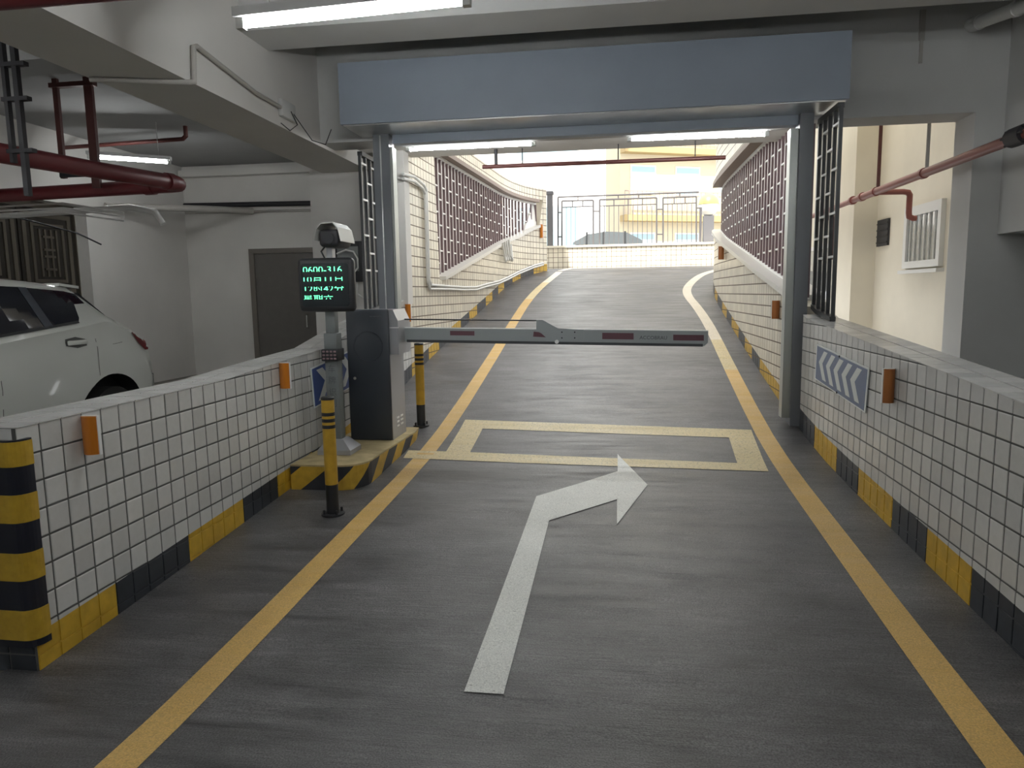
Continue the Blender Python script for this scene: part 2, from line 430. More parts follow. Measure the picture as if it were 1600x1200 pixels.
# ---- tiled walls
TP = .117; GAP = .009; PROUD = .0035
def wall_top_l(y): return interp(y, [2, 3.9, 4.8, 5.45, 6.0, 7.6, 8.2], [1.012, 1.015, 1.06, 1.085, 1.18, 1.43, 1.53])
def wall_top_r(y): return interp(y, [1.0, 2.5, 3.41, 6.28, 7.08, 8.275, 9.66, 11.4, 12.3, 13.2, 14.4], [.93, 1.0, 1.065, 1.256, 1.463, 1.665, 1.919, 2.22, 2.40, 2.52, 2.60])
SHARED = {}
def tile_part(parent, xf, sg, y0, y1, z0, z1, bot, top, bandh, bandmat, name='tile', acc=None):
    """one glazed tile on the plane x=xf, facing sg; cut by the sloping floor and coping; lower strip painted"""
    poly = [(y0,z0),(y1,z0),(y1,z1),(y0,z1)]
    lin = lambda f: (lambda p: f(y0)+(f(y1)-f(y0))*(p[0]-y0)/(y1-y0))
    lb, lt = lin(bot), lin(top)
    poly = clip(poly, lambda p: p[1]-lb(p)-.001)
    if len(poly) < 3: return
    poly = clip(poly, lambda p: lt(p)-p[1])
    if len(poly) < 3 or area(poly) < 2e-4: return
    full = abs(area(poly)-(y1-y0)*(z1-z0)) < 1e-7
    lower = clip(poly, lambda p: lb(p)+bandh-p[1]); upper = clip(poly, lambda p: p[1]-lb(p)-bandh)
    la = area(lower) if len(lower) >= 3 else 0; ua = area(upper) if len(upper) >= 3 else 0
    cy, cz = (y0+y1)/2, (z0+z1)/2
    T = lambda p, d: (xf-sg*(PROUD-d), p[0], p[1])
    def orient(q): return q if sg < 0 else q[::-1]
    if acc is None and full and (la < 1e-6 or ua < 1e-6):
        key = (sg, la > ua and bandmat or 'tile')
        if key not in SHARED:
            mb = MB(); h = (TP-GAP)/2; c = .004
            o = [(-h,-h),(h,-h),(h,h),(-h,h)]; i = [(-h+c,-h+c),(h-c,-h+c),(h-c,h-c),(-h+c,h-c)]
            O0 = [(-sg*.001, a, b) for a, b in o]; O1 = [(sg*(PROUD-.0015), a, b) for a, b in o]; I = [(sg*PROUD, a, b) for a, b in i]
            fs = [(0,1,2,3)]; V = O0+O1+I
            F = [(8,9,10,11)]+[(4+k, 4+(k+1)%4, 8+(k+1)%4, 8+k) for k in range(4)]+[(k, (k+1)%4, 4+(k+1)%4, 4+k) for k in range(4)]
            if sg < 0: F = [f[::-1] for f in F]
            mb.idx(V, F); SHARED[key] = mb.mesh('tile', key[1])
        o = bpy.data.objects.new(name, SHARED[key]); COL.objects.link(o); place(o, (xf-sg*PROUD, cy, cz), parent)
        o.rotation_euler = (0, random.uniform(-.006,.006), random.uniform(-.006,.006)); return o
    mb = MB() if acc is None else acc
    def slab(q, mi):
        a = [T(p, 0.) for p in q]; b = [T(p, PROUD) for p in q]
        # q is counter-clockwise in (y,z): seen from +x that is CCW
        f = b if sg > 0 else b[::-1]; mb.face(f, mi)
        for k in range(len(q)):
            j = (k+1) % len(q); s_ = [a[k], a[j], b[j], b[k]]; mb.face(s_ if sg > 0 else s_[::-1], mi)
    if ua > 1e-6: slab(upper, 0)
    if la > 1e-6: slab(lower, 1 if acc is None or bandmat == 'band_yellow' else 2)
    if acc is not None: return
    return mb.build(name, ['tile', bandmat], parent, origin=(xf-sg*PROUD, cy, cz))
def near_wall(name, label, xf, sg, y0, ncol, zline, top, bands, bandh, thick, cope_lab):
    y1 = y0+ncol*TP; first = 0 if sg > 0 else 11
    core = MB(); xb = xf-sg*thick; xc = xf-sg*PROUD; ct = .004
    for k in range(ncol):
        a, b = y0+k*TP, y0+(k+1)*TP; bm_ = bands(a+TP/2); mi = 1 if bm_ == 'band_yellow' else 2
        A = (fz(a)-.05, fz(a)+bandh, top(a)-ct); B = (fz(b)-.05, fz(b)+bandh, top(b)-ct)
        q1 = [(xc,a,A[0]),(xc,b,B[0]),(xc,b,B[1]),(xc,a,A[1])]; q2 = [(xc,a,A[1]),(xc,b,B[1]),(xc,b,B[2]),(xc,a,A[2])]
        for q, m_ in ((q1, mi), (q2, 0)): core.face(q if sg > 0 else q[::-1], m_)
        core.face([(xb,a,-.1),(xb,a,A[2]),(xb,b,B[2]),(xb,b,-.1)] if sg > 0 else [(xb,a,-.1),(xb,b,-.1),(xb,b,B[2]),(xb,a,A[2])], 3)
        t = [(xc,a,A[2]),(xc,b,B[2]),(xb,b,B[2]),(xb,a,A[2])]; core.face(t if sg > 0 else t[::-1], 0)
    for y in (y0, y1):
        q = [(xc,y,-.1),(xc,y,top(y)-ct),(xb,y,top(y)-ct),(xb,y,-.1)]
        core.face(q if (sg > 0) == (y == y1) else q[::-1], 0 if sg > 0 else 3)
    W = struct(core, name, ['grout', 'band_yellow', 'band_black', 'plaster'], label)
    rows = []; rest = MB()
    z = zline
    while z > -.2: z -= TP
    while z < 2.2: rows.append(z); z += TP
    for k in range(ncol):
        a, b = y0+k*TP+GAP/2, y0+(k+1)*TP-GAP/2
        for z in rows:
            tile_part(W, xf, sg, a, b, z+GAP/2, z+TP-GAP/2, fz, lambda y: top(y)-.006, bandh, bands((a+b)/2), acc=None if first <= k < first+30 else rest)
        # coping tile across the wall, following the slope
        mb = MB(); xi, xo = xf+sg*.004, xb-sg*.004
        xm = xf-sg*.13
        for (p, q) in ((xi, xm+sg*GAP/2), (xm-sg*GAP/2, xo)):
            mb2 = MB(); v = [(p,a,top(a)-.004),(q,a,top(a)-.004),(q,b,top(b)-.004),(p,b,top(b)-.004)]
            u = [(c_[0],c_[1],c_[2]+.005) for c_ in v]
            if sg > 0: v = v[::-1]; u = u[::-1]
            mb2.hexa(v+u)
            mb2.build('coping_tile', 'tile', W)
    if rest.v: tag(rest.build('wall_tiles', ['tile', 'band_yellow', 'band_black'], W), kind='stuff')
    return W
def bands_l(y):
    e = [2.893, 3.429, 3.999, 4.542, 5.1, 5.65, 6.2]; i = sum(y > v for v in e); return 'band_yellow' if i % 2 == 0 else 'band_black'
def bands_r(y):
    e = [2.2, 2.76, 3.33, 3.847, 4.324, 4.895, 5.376, 5.93, 6.5, 7.05]; i = sum(y > v for v in e); return 'band_black' if i % 2 == 0 else 'band_yellow'
LX, RX = -2.3, 1.61
WL0 = 2.415
wall_l = near_wall('wall_left', 'low white tiled wall with yellow and black base band beside the parking bay', LX, 1, WL0, 47, 1.015-.003, wall_top_l, bands_l, .155, .26, '')
WR0 = 2.52-10*TP
wall_r = near_wall('wall_right', 'low white tiled wall with yellow and black base band on the right of the lane', RX, -1, WR0, 43, .745, wall_top_r, bands_r, .185, .25, '')
# end face of the left wall (towards the driver)
xs = [LX-.0-TP*k for k in range(3)]
for k in range(2):
    for r in range(-1, 9):
        z0 = 1.012-.117*(r+1)+GAP/2; z1 = 1.012-.117*r-GAP/2
        z0 = max(z0, .002)
        if z1 <= z0+.01 or r < 0: continue
        x1 = LX-.012-TP*k-GAP/2; x0 = x1-TP+GAP
        if z0 < .16: m_ = 'band_black'
        else: m_ = 'tile'
        MB().box(x0, x1, WL0-PROUD, WL0, z0, z1).build('tile', m_, wall_l)

# ---- far tiled walls along a plan path
def resample(path, step):
    out = [path[0]]; acc = 0; P = path
    i = 0; cur = Vector((*P[0], 0)); rem = step
    pts = [Vector((a, b, 0)) for a, b in P]
    cur = pts[0]; k = 1
    while k < len(pts):
        d = (pts[k]-cur).length
        if d >= rem: cur = cur+(pts[k]-cur).normalized()*rem; out.append((cur.x, cur.y)); rem = step
        else: rem -= d; cur = pts[k]; k += 1
    return out
def far_wall(name, label, path, side, bot, spans, bandh, bandfn, thick, zline, tilemat='tile_daylit'):
    """spans: list of (fn_low, fn_high, use_band) over y"""
    PROUD = .0018; GAP = .012
    R = resample(path, TP); core = MB(); tl = MB()
    rows = []; z = zline
    while z > -.2: z -= TP
    while z < 6: rows.append(z); z += TP
    for i, (p, q) in enumerate(zip(R, R[1:])):
        P = Vector((p[0], p[1], 0)); Q = Vector((q[0], q[1], 0)); t = (Q-P).normalized(); n = Vector((t.y, -t.x, 0))*side   # into the lane
        for (lo, hi, band) in spans:
            a0, a1, b0, b1 = lo(p[1]), hi(p[1]), lo(q[1]), hi(q[1])
            if a1-a0 < .01 and b1-b0 < .01: continue
            A = P-n*PROUD; B = Q-n*PROUD; Ab = P-n*thick; Bb = Q-n*thick
            up = lambda v, z: (v.x, v.y, z)
            quads = [([up(A,a0),up(B,b0),up(B,b1),up(A,a1)], 0), ([up(Bb,b0),up(Ab,a0),up(Ab,a1),up(Bb,b1)], 1),
                     ([up(A,a1),up(B,b1),up(Bb,b1),up(Ab,a1)], 1), ([up(Ab,a0),up(Bb,b0),up(B,b0),up(A,a0)], 1)]
            if i == 0: quads.append(([up(Ab,a0),up(A,a0),up(A,a1),up(Ab,a1)], 1))
            if i == len(R)-2: quads.append(([up(B,b0),up(Bb,b0),up(Bb,b1),up(B,b1)], 0))
            for f, mi in quads: core.face(f if side > 0 else f[::-1], mi)
            L_ = (Q-P).length; g = GAP/2
            for z in rows:
                poly = [(g,z+g),(L_-g,z+g),(L_-g,z+TP-g),(g,z+TP-g)]
                poly = clip(poly, lambda s: s[1]-(a0+(b0-a0)*s[0]/L_)-.002)
                if len(poly) < 3: continue
                poly = clip(poly, lambda s: (a1+(b1-a1)*s[0]/L_)-.002-s[1])
                if len(poly) < 3 or area(poly) < 2e-4: continue
                parts = [(poly, 0)]
                if band:
                    l0, l1 = bot(p[1])+bandh, bot(q[1])+bandh
                    low = clip(poly, lambda s: l0+(l1-l0)*s[0]/L_-s[1]); upp = clip(poly, lambda s: s[1]-l0-(l1-l0)*s[0]/L_)
                    parts = [(low, 1 if bandfn((p[1]+q[1])/2) == 'band_yellow' else 2), (upp, 0)]
                for pl, mi in parts:
                    if len(pl) < 3 or area(pl) < 1e-5: continue
                    fr = [P+t*s[0] for s in pl]
                    f3 = [(v.x, v.y, s[1]) for v, s in zip(fr, pl)]; b3 = [(v.x-n.x*PROUD, v.y-n.y*PROUD, s[1]) for v, s in zip(fr, pl)]
                    m = len(pl); fs = [tuple(range(m))]+[(m+k, m+(k+1)%m, (k+1)%m, k) for k in range(m)]
                    if side < 0: fs = [f[::-1] for f in fs]
                    tl.idx(f3+b3, fs, mi)
    W = struct(core, name, ['grout_far', 'cream'], label)
    o = tl.build('wall_tiles', [tilemat, 'band_yellow', 'band_black'], W); o['kind'] = 'stuff'
    return W
PATH_L = smoothpath([(-2.3,7.915),(-2.27,9.0),(-2.19,10.1),(-2.06,12.0),(-1.98,13.3),(-1.80,14.2),(-1.55,14.8),(-1.36,15.05)], 2)
PATH_R = smoothpath([(1.61,6.62),(1.61,9.0),(1.62,11.0),(1.64,12.0),(1.72,12.9),(1.98,13.9),(2.55,14.7),(3.6,15.1)], 2)
def alt(y): return 'band_yellow' if int((y-7.6)/.5) % 2 == 0 else 'band_black'
def sill_l(y): return interp(y, [7.9, 9.14, 9.15, 9.16, 14.0, 14.9, 14.91, 14.95, 16], [3.4, 3.4, 3.4, 1.66, 2.58, 2.86, 3.4, 3.4, 3.4])
lowf = lambda y: fz(y)-.05
gtop = 3.32
wall_fl = far_wall('wall_left_ramp', 'tiled wall, tinted cream for daylight, along the upper left of the ramp', PATH_L, 1, fz,
    [(lowf, sill_l, True), (lambda y: 3.4, lambda y: 3.62, False)], .15, alt, .28, 1.012)
wall_fr = far_wall('wall_right_ramp', 'tiled wall, tinted cream for daylight, along the upper right of the ramp', PATH_R, -1, fz,
    [(lowf, lambda y: wall_top_r(y), True), (lambda y: 3.24 if y < 12.6 else 9, lambda y: 4.3 if y < 12.6 else 9, False)], .15, alt, .28, .745)

# perimeter wall at the street
def pw(y): return 2.6
PATH_B = [(-3.2,17.5),(6.5,17.5)]
far_wall('wall_back', 'sunlit low tiled wall closing the top of the ramp', PATH_B, 1, lambda y: 2.05, [(lambda y: 2.0, lambda y: 2.58, False)], .1, alt, .25, 2.58)
struct(MB().box(-3.25, 6.55, 17.46, 17.8, 2.58, 2.63), 'trim_1', 'cream', 'pale coping on the street wall')
struct(MB().box(-30, 30, 17.75, 46, 1.75, 1.9), 'floor_street', 'pavement', 'street beyond the low wall')

# ---- concrete shell of the garage
CZ = 4.0
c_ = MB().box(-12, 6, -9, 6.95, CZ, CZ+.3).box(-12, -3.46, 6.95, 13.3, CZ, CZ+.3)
struct(c_, 'ceiling', 'ceiling_shade', 'grey concrete ceiling of the garage, coloured darker for shade')
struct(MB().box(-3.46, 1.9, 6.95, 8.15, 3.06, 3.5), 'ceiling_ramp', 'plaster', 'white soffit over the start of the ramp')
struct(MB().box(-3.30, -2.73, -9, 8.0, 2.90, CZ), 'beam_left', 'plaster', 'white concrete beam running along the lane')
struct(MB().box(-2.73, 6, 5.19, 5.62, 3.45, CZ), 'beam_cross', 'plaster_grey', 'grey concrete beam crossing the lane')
struct(MB().box(-8.2, -3.30, 5.6, 6.0, 3.5, CZ), 'beam_bay', 'ceiling_shade', 'concrete beam across the parking bay')
# header wall over the shutter, with the opening to the alley on the right
h = MB().box(-2.73, 2.97, 6.6, 6.95, 2.93, CZ).box(2.97, 6, 6.6, 6.95, 0, CZ)
struct(h, 'wall_header', 'plaster_grey', 'grey wall above the shutter and beside the alley opening')
struct(MB().box(3.2, 6, -9, 6.6, 1.93, CZ), 'wall_right_upper', 'plaster_grey', 'grey boxed-out wall at the right edge')
struct(MB().box(4.6, 6, -9, 6.6, 0, 1.93), 'wall_right_lower', 'plaster_shaded', 'recess under the boxed-out wall, coloured dark for shade')  # dimness of the deep room put into the dark plaster colour
struct(MB().box(-12, 6, -9.2, -9, 0, CZ), 'wall_behind', 'plaster_grey')
# bay walls
lw = MB().box(-8.5, -8.2, 10.35, 13.3, 0, CZ).box(-8.5, -8.2, 6.6, 10.35, 2.95, CZ).box(-8.5, -8.2, -9, 8.15, 0, CZ).box(-8.75, -8.5, 6, 11, 0, CZ)
struct(lw, 'wall_bay_left', 'plaster', 'beige plaster wall of the parking bay with a doorway recess')
struct(MB().box(-8.5, -3.4, 13.0, 13.3, 0, CZ), 'wall_bay_back', 'plaster', 'plain plaster back wall of the parking bay')
struct(MB().box(-3.46, -2.3-.27, 7.98, 8.25, 0, 3.06).box(-3.46, -3.2, 8.25, 15.2, 0, 7), 'wall_pier', 'plaster', 'white pier wall behind the camera post')
# unseen building over the garage, made tall enough to shade the ramp
struct(MB().box(-14, 1.9, -9, 6.95, CZ+.3, 13.6).box(1.9, 9, -9, 6.95, CZ+.3, 13.6).box(-14, -3.2, 6.95, 13.3, CZ+.3, 13.6), 'wall_building', 'cream', 'unseen building over the garage, its height set to shade the ramp')
# alley on the right
struct(MB().box(3.5, 3.8, 6.95, 10.3, 0, 7).box(3.2, 3.8, 10.3, 13.2, 0, 7), 'wall_alley', 'cream', 'cream wall of the alley behind the grille')
struct(MB().box(1.9, 3.5, 6.95, 7.25, 3.05, 3.4), 'beam_alley', 'plaster', 'concrete lintel inside the alley opening')

# ================================================================== GRILLES
def grille(name, label, path, side, y0, y1, zb, zt, off, pitch=.15, dark=False, bw=.035, rowpitch=.34, z0=1.75):
    G = thing(name, (0,0,0), label, 'grille')
    R = resample(path, .02); R = [r for r in R if y0 <= r[1] <= y1]
    P0 = Vector((R[0][0], R[0][1], zb(R[0][1]))); place(G, P0)
    acc = 0; bars = []; last = None
    for i in range(len(R)-1):
        p = Vector((R[i][0], R[i][1], 0)); q = Vector((R[i+1][0], R[i+1][1], 0)); t = (q-p).normalized(); n = Vector((t.y, -t.x, 0))*side
        if last is None or acc >= pitch-1e-6:
            bars.append((p-n*off, t, n)); acc = 0; last = i
        acc += (q-p).length
    barm = 'grille_dark' if dark else 'grille_brown'
    for (p, t, n) in bars:
        mb = MB(); a = bw/2; z0_, z1_ = zb(p.y)-.01, zt
        if z1_-z0_ < .05: continue
        v = [p-t*a-n*a, p+t*a-n*a, p+t*a+n*a, p-t*a+n*a]
        if side < 0: v = v[::-1]
        mb.hexa([(q.x,q.y,z0_) for q in v]+[(q.x,q.y,z1_) for q in v]); mb.build('bar', barm, G)
    cr = MB()
    for k in range(len(bars)-1):
        p, t, n = bars[k]; q = bars[k+1][0]
        for r in range(12):
            z = z0+r*rowpitch+(rowpitch/2 if k % 2 else 0)
            if zb(q.y)+.06 < z < zt-.06:
                a = .009; e = n*.016
                v = [p-e, q-e, q+e, p+e]
                if side < 0: v = v[::-1]
                cr.hexa([(s.x,s.y,z-a) for s in v]+[(s.x,s.y,z+a) for s in v])
    if cr.v: tag(cr.build('crosspieces', 'grille_white', G), kind='stuff')  # white colour stands for sky light caught on the crosspieces
    for nm, zf in (('top_rail', lambda y: zt), ('bottom_rail', lambda y: zb(y))):
        mb = MB(); S = bars[::3]+[bars[-1]]
        for (p, t, n), (q, _, n2) in zip(S, S[1:]):
            if (q-p).length < 1e-4: continue
            a = .024; v = [p-n*a, q-n2*a, q+n2*a, p+n*a]
            if side < 0: v = v[::-1]
            mb.hexa([(s.x,s.y,zf(s.y)-.02) for s in v]+[(s.x,s.y,zf(s.y)+.02) for s in v])
        mb.build(nm, 'grille_white' if not dark else barm, G)
    return G
grille('window_grille', 'brown bar grille filling the sloping opening in the left ramp wall', PATH_L, 1, 9.17, 14.88, lambda y: sill_l(y)+.02, gtop, .10)
grille('window_grille', 'tall brown bar grille standing on the right ramp wall', PATH_R, -1, 6.75, 14.3, lambda y: wall_top_r(y)+.05, 3.16, .12)
strL = [(-2.42, 6.15+.05*i) for i in range(40)]; strR = [(1.735, 5.95+.05*i) for i in range(18)]
grille('fence_panel', 'dark steel grille on the left wall beside the shutter post', strL, 1, 6.78, 7.85, lambda y: wall_top_l(y)+.02, 2.86, 0, pitch=.13, dark=True, bw=.028)
grille('fence_panel', 'dark steel grille on the right wall beside the shutter post', strR, -1, 5.98, 6.7, lambda y: wall_top_r(y)+.02, 2.90, 0, pitch=.14, dark=True, bw=.028)
# sloping sills and upper trims
def sill_strip(name, path, side, y0, y1, zf, w0, w1, h_, m, label, step=.2):
    mb = MB(); R = [r for r in resample(path, step) if y0 <= r[1] <= y1]
    ns = []
    for i in range(len(R)):
        a = R[max(0, i-1)]; b = R[min(len(R)-1, i+1)]; t = Vector((b[0]-a[0], b[1]-a[1], 0)).normalized(); ns.append(Vector((t.y, -t.x, 0))*side)
    for i in range(len(R)-1):
        p = Vector((*R[i], 0)); q = Vector((*R[i+1], 0))
        v = [p-ns[i]*w0, q-ns[i+1]*w0, q+ns[i+1]*w1, p+ns[i]*w1]
        if side < 0: v = v[::-1]
        zz = [zf(R[i][1]), zf(R[i+1][1]), zf(R[i+1][1]), zf(R[i][1])]
        if side < 0: zz = zz[::-1]
        mb.hexa([(s.x,s.y,z) for s, z in zip(v, zz)]+[(s.x,s.y,z+h_) for s, z in zip(v, zz)])
    return struct(mb, name, m, label)
sill_strip('trim_2', PATH_L, 1, 9.16, 14.92, sill_l, .28, .05, .05, 'sill', 'pale sloping sill under the left grille')
sill_strip('trim_3', PATH_R, -1, 6.75, 15.1, wall_top_r, .28, .045, .05, 'sill', 'pale sloping coping under the right grille')
sill_strip('trim_4', PATH_L, 1, 9.16, 14.95, lambda y: 3.34, .26, .03, .06, 'trim_brown', 'brown trim over the left grille')
sill_strip('trim_5', PATH_R, -1, 6.75, 12.6, lambda y: 3.18, .26, .05, .07, 'trim_brown', 'brown trim over the right grille')
# white column where the left ramp wall begins
struct(MB().box(-2.60, -2.26, 7.72, 7.915, 1.40, 3.06), 'column_left', 'plaster', 'slim pale column between steel grille and tiled wall')

# ================================================================== ROLLER SHUTTER
rs = thing('roller_shutter', (-.2, 6.4, 0), 'blue grey roller shutter housing with two steel guide posts spanning the ramp', 'shutter')
MB().box(-2.33, 1.82, 6.08, 6.6, 2.965, 3.47).build('housing', 'frame_blue', rs)
MB().box(-2.31, 1.80, 6.1, 6.58, 2.955, 2.966).build('housing_underside', 'galv', rs)
MB().box(-2.0, 1.55, 6.50, 6.6, 2.875, 2.955).build('bottom_slat', 'frame_blue', rs)
g = MB().box(-2.17, -2.02, 6.45, 6.6, .33, 2.955); g.build('guide_post', 'post_grey', rs)
MB().box(-2.105, -2.095, 6.44, 6.45, .9, 2.94).build('guide_slot', 'galv', rs)
MB().box(-2.02, -1.995, 6.47, 6.58, .34, 2.84).build('guide_channel', 'rail_pale', rs)
MB().box(1.545, 1.655, 6.44, 6.6, .26, 2.955).build('guide_post', 'post_grey', rs)
MB().box(1.478, 1.545, 6.47, 6.58, .37, 2.84).build('guide_channel', 'rail_pale', rs)

# ================================================================== LIGHT FITTINGS
def tubelight(a, b, label, group=None, depth=.06, lit=True, hang=None, wd=.045):
    a = Vector(a); b = Vector(b); t = (b-a).normalized(); s = t.cross(Vector((0,0,1))).normalized(); mid = (a+b)/2
    T = thing('tube_light', mid, label, 'lamp', group)
    mb = MB()
    def bar(p, q, w_, z0, z1):
        v = [p-s*w_, q-s*w_, q+s*w_, p+s*w_]
        mb.hexa([(k.x,k.y,k.z+z0) for k in v]+[(k.x,k.y,k.z+z1) for k in v])
    bar(a, b, wd, .035, .085); mb.build('batten', 'lamp_white', T)
    e = t*.03
    tm = MB().tube([a+e*1.6, b-e*1.6], .015, 10); tm.build('tube', 'tube_glow' if lit else 'white_pvc', T)
    for p, q in ((a+e*.2, a+e*1.6), (b-e*1.6, b-e*.2)):
        mb = MB(); bar(p, q, .02, -.02, .036); mb.build('end_cap', 'lamp_cap', T)
    if hang:
        for f in (.15, .85):
            p = a+(b-a)*f; MB().tube([p+Vector((0,0,.08)), (p.x, p.y, hang)], .006, 6).build('hanger', 'lamp_cap', T)
    return T
tubelight((-2.03,3.83,2.965), (-.72,3.79,2.985), 'lit tube light hanging in front of the grey cross beam', hang=CZ)
tubelight((-2.03,7.02,2.922), (-.73,7.0,2.918), 'lit tube light under the soffit next to the left guide post', hang=3.06)
tubelight((.12,7.0,2.918), (1.42,7.02,2.912), 'lit tube light under the soffit next to the right guide post', hang=3.06)
tubelight((-7.35,9.4,3.50), (-6.3,9.75,3.44), 'lit tube light above the red pipes in the parking bay', hang=CZ)
for yl, lb in ((2.3,'front bumper of the white car'),(9.4,'back wall of the bay')):  # added lamps hidden behind the beam, to brighten the bay
    tubelight((-4.05,yl,3.32), (-4.05,yl+1.25,3.32), 'added hidden tube light brightening the bay, along the beam by the '+lb, hang=CZ, wd=.10)
# added unseen fittings behind and beside the viewer, to brighten the garage
for i, (x, y) in enumerate(((-6.2,3.0),(-5.6,-1.5),(-.8,.6),(-.6,-2.8),(2.3,2.2),(2.2,-1.5),(-6.0,-5.0))):
    tubelight((x-.62,y,2.95), (x+.62,y,2.95), 'added unseen tube light brightening the garage from behind the entrance lane', 'added fill tube lights', hang=CZ)

# ================================================================== CLEARANCE BAR
cb = thing('clearance_bar', (-.1, 7.9, 2.86), 'thin brown clearance bar hanging under the soffit edge', 'bar')
MB().tube([(-1.42,7.9,2.88), (1.16,7.9,2.875)], .022, 10).build('pipe', 'red_dark', cb)
for x in (-1.27, -.98, .05, .85):
    MB().tube([(x,7.9,2.90), (x,7.9,3.06)], .006 if x != -1.27 else .02, 6).build('hanger', 'steel_dark', cb)

# ================================================================== PLINTH, BARRIER, CAMERA POST, BOLLARDS
PT = .31
pl = thing('barrier_plinth', (-2.0, 5.4, .15), 'striped concrete plinth under the barrier cabinet', 'plinth')
out = [(-2.285,4.69),(-1.98,4.69)]
for k in range(7):
    a = -math.pi/2+k*(math.pi/2)/6; out.append((-1.95+.20*math.cos(a), 4.89+.20*math.sin(a)))
out += [(-1.745,5.2),(-1.715,5.95),(-1.74,6.15),(-2.285,6.15)]
sd = MB()
ring = [(x, y, fz(y)-.02) for x, y in out]; rt = [(x, y, PT-.012) for x, y in out]
for i in range(len(out)):
    j = (i+1) % len(out); sd.face([ring[i], ring[j], rt[j], rt[i]], 0)
sd.face(rt, 0); sd.build('base_block', 'plinth_stripe', pl)
tp = MB(); up_ = [(x, y, z) for x, y, z in rt]; tp.prism([(x*1.0+(-2.0-x)*.0, y, z) for x, y, z in up_], (0,0,.012), 0); tp.build('top_slab', 'plinth_top', pl)

bg = thing('barrier_gate', (-1.98, 5.75, PT), 'dark cabinet barrier gate with a grey boom arm lowered across the lane', 'barrier')
CX0, CX1, CY0, CY1, CZ1 = -2.155, -1.80, 5.56, 5.95, 1.385
body = MB()
# cabinet body: side silhouette with a chamfered top-right shoulder
prof = [(CX0,PT),(CX1,PT),(CX1,CZ1-.0),(CX0,CZ1)]
body.box(CX0, CX1, CY0+.02, CY1, PT, CZ1); body.build('cabinet', 'cab_grey', bg)
MB().rbox(CX0, CX1+.002, CY0-.012, CY0+.022, PT+.005, CZ1+.004, .010, 2).build('front_panel', 'cab_dark', bg)
dsc = MB(); n = 28
cxp, czp = (CX0+CX1)/2+.005, PT+.78
for k in range(n):
    a, b = 2*math.pi*k/n, 2*math.pi*(k+1)/n; r0, r1 = .118, .128
    pts = [(cxp+r*math.cos(t), CY0-.0125, czp+r*math.sin(t)) for r, t in ((r0,a),(r1,a),(r1,b),(r0,b))]
    dsc.prism([(p[0],p[1],p[2]) for p in pts][::-1], (0,-.003,0))
dsc.build('embossed_ring', 'cab_dark', bg)
MB().tube([(CX0+.06,CY0-.010,PT+.52), (CX0+.06,CY0-.020,PT+.52)], .013, 12).build('lock', 'chrome', bg)
lg = MB(); lg.box(CX1-.125, CX1-.05, CY0-.0135, CY0-.0115, CZ1-.055, CZ1-.047).box(CX1-.15, CX1-.13, CY0-.0135, CY0-.0115, CZ1-.055, CZ1-.047)
lg.build('maker_mark', 'print_dark', bg)
for j in range(2):
    for k in range(3):
        yv = CY0+.13+j*.11; z = PT+.09+k*.035
        MB().box(CX1, CX1+.006, yv, yv+.06, z, z+.014).build('vent_slot', 'grille_white', bg)
MB().prism([(CX1,CY0+.03,1.02),(CX1+.07,CY0+.03,1.02),(CX1+.07,CY0+.03,1.295),(CX1+.03,CY0+.03,CZ1),(CX1,CY0+.03,CZ1)][::-1], (0,CY1-CY0-.05,0)).build('arm_hub', 'cab_grey', bg)
MB().box(CX1, CX1+.074, CY0+.026, CY0+.034, 1.235, 1.243).build('hub_trim', 'grille_white', bg)
AY = 5.80
def armz(x): return 1.226-.0185*(x+1.78)
arm = MB()
xa, xb = CX1+.035, .745
v = [(xa,AY-.02,armz(xa)-.112),(xb-.025,AY-.02,armz(xb)-.118),(xb-.025,AY+.02,armz(xb)-.118),(xa,AY+.02,armz(xa)-.112)]
poly = [(xa,AY-.022,armz(xa)-.112),(xb-.03,AY-.022,armz(xb)-.118),(xb,AY-.022,armz(xb)-.09),(xb,AY-.022,armz(xb)),(xa,AY-.022,armz(xa))]
arm.prism(poly, (0,.044,0)); arm.build('arm', 'arm', bg)
und = MB()
v = [(xa+.05,AY-.024,armz(xa)-.118),(xb-.04,AY-.024,armz(xb)-.122),(xb-.04,AY+.024,armz(xb)-.122),(xa+.05,AY+.024,armz(xa)-.118)]
und.hexa(v+[(a,b,c+.022) for a,b,c in v]); und.build('edge_strip', 'arm_under', bg)
tr = MB(); v = [(xa,AY-.023,armz(xa)),(xb,AY-.023,armz(xb)),(xb,AY+.023,armz(xb)),(xa,AY+.023,armz(xa))]
tr.hexa(v+[(a,b,c+.007) for a,b,c in v]); tr.build('top_trim', 'grille_white', bg)
def A_(px, py): p = on(px, py, 1, AY-.03); return p
br = MB(); pp = [A_(*q) for q in ((838,500),(848,500),(872,513),(912,515),(912,531),(838,531))]
pp = [(p.x, AY-.022, p.z) for p in pp][::-1]
br.prism(pp[::-1], (0,-.008,0)); br.build('hinge_bracket', 'arm', bg)
MB().tube([A_(870,534)+Vector((0,.06,0)), A_(870,534)+Vector((0,-.012,0))], .016, 12).build('hinge_pin', 'grille_white', bg)
for px, py in ((878,519),(878,528),(898,519),(898,528)):
    p = A_(px, py); MB().tube([(p.x,AY-.028,p.z),(p.x,AY-.036,p.z)], .006, 8).build('bolt', 'black', bg)
p, q = A_(626,499), A_(842,501); MB().tube([(p.x-.02,AY-.01,p.z),(q.x,AY-.01,q.z)], .006, 8).build('tension_rod', 'black', bg)
